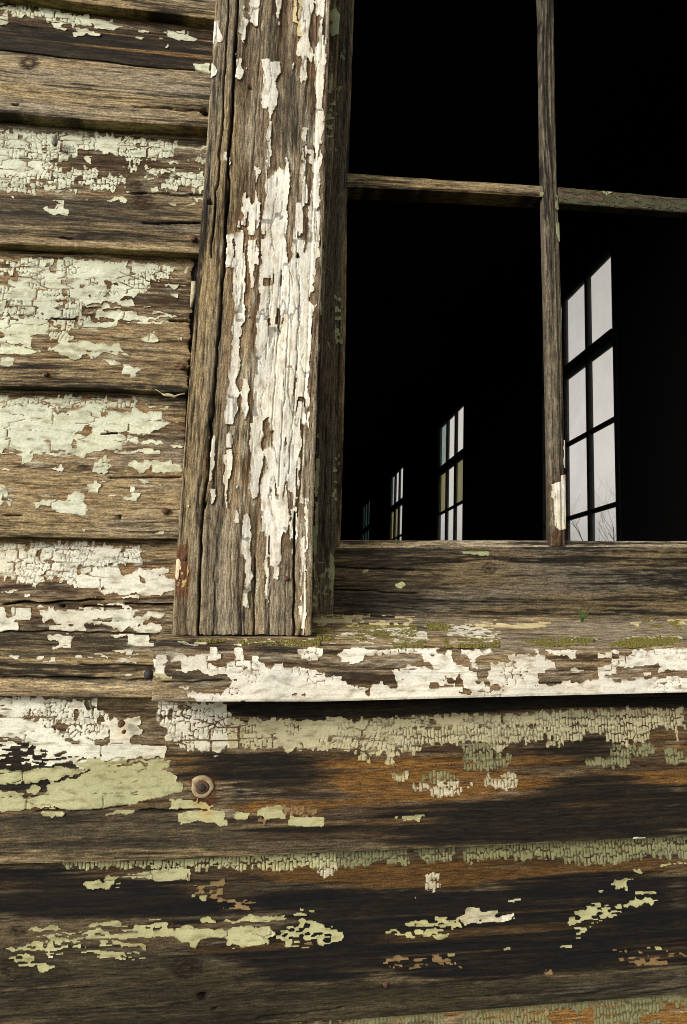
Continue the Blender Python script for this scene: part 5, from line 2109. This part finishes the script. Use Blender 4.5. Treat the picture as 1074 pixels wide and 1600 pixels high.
# ================================================================== SMALL THINGS
# grass tuft growing where sash meets sill
gp = at(905, 971, .040)
gr = thing('grass_tuft', 'tiny green grass tuft sprouting on the sill against the sash', 'grass', tuple(gp))
for (dx, dz, wv) in ((-.0075, .0150, .0012), (-.004, .010, .0010), (-.0012, .0165, .0013), (.0026, .0150, .0013), (.0065, .013, .0010), (.0115, .0175, .0012)):
    b_ = bmesh.new()
    prev = None
    for s in range(6):
        f = s / 5
        c_ = Vector((gp[0] + dx * f ** 1.4, gp[1] - .006 - .008 * f, gp[2] - .001 + dz * f))
        w_ = wv * (1 - f) + .00008
        a_, m_, z_ = b_.verts.new(c_ + Vector((-w_, 0, 0))), b_.verts.new(c_ + Vector((0, -w_ * .5, 0))), b_.verts.new(c_ + Vector((w_, 0, 0)))
        if prev:
            b_.faces.new((prev[0], prev[1], m_, a_)); b_.faces.new((prev[1], prev[2], z_, m_))
        prev = (a_, m_, z_)
    bm_obj('blade', b_, M_GRASS, gr, True)


def tube_obj(name, pts, radii, mat, nsd=8):
    b_ = bmesh.new()
    prev = None
    pts = [Vector(q) for q in pts]
    for s, q in enumerate(pts):
        ax = (pts[min(s + 1, len(pts) - 1)] - pts[max(s - 1, 0)]).normalized()
        u = ax.orthogonal().normalized(); v_ = ax.cross(u)
        ring = [b_.verts.new(q + (u * math.cos(a) + v_ * math.sin(a)) * radii[s]) for a in [k * math.tau / nsd for k in range(nsd)]]
        if prev:
            for k in range(nsd):
                b_.faces.new((prev[k], prev[(k + 1) % nsd], ring[(k + 1) % nsd], ring[k]))
        prev = ring
    bmesh.ops.holes_fill(b_, edges=b_.edges)
    bmesh.ops.recalc_face_normals(b_, faces=b_.faces)
    return bm_obj(name, b_, mat, None, True)


def px_path(pts, Y):
    return [tuple(at(x, y, Y)) for x, y in pts]


o = tube_obj('cocoon', px_path([(87, 209), (86, 213), (85.5, 218), (85.5, 223), (86, 227), (86, 229)], .003), [.0006, .0022, .003, .0032, .0022, .0005], M_COCOON)
tag(o, 'small grey brown cocoon stuck on cream paint under the upper clapboard', 'cocoon')
o = tube_obj('straw', px_path([(194, 222), (198, 218), (203, 213)], .001), [.0011, .0009, .0005], M_STRAW)
tag(o, 'short pale straw stub poking from under the upper clapboard', 'straw')
o = tube_obj('straw', px_path([(243, 608), (252, 614), (256, 617), (262, 617), (268, 618), (273, 620), (279, 617), (289, 615)], -.004),
             [.0002, .0003, .0011, .0018, .0016, .0014, .0007, .0009], M_STRAW)
tag(o, 'dry twisted straw scrap hanging below a clapboard beside the casing', 'straw')
o = tube_obj('wood_splinter', px_path([(303, 441), (303, 455), (301, 468), (299, 480)], -.001), [.0026, .0030, .0022, .0012], M_STRAW)
tag(o, 'small tan wood splinter wedged between clapboard ends and casing', 'splinter')
print('plank tris', TRIS[0], 'moss', cnt)
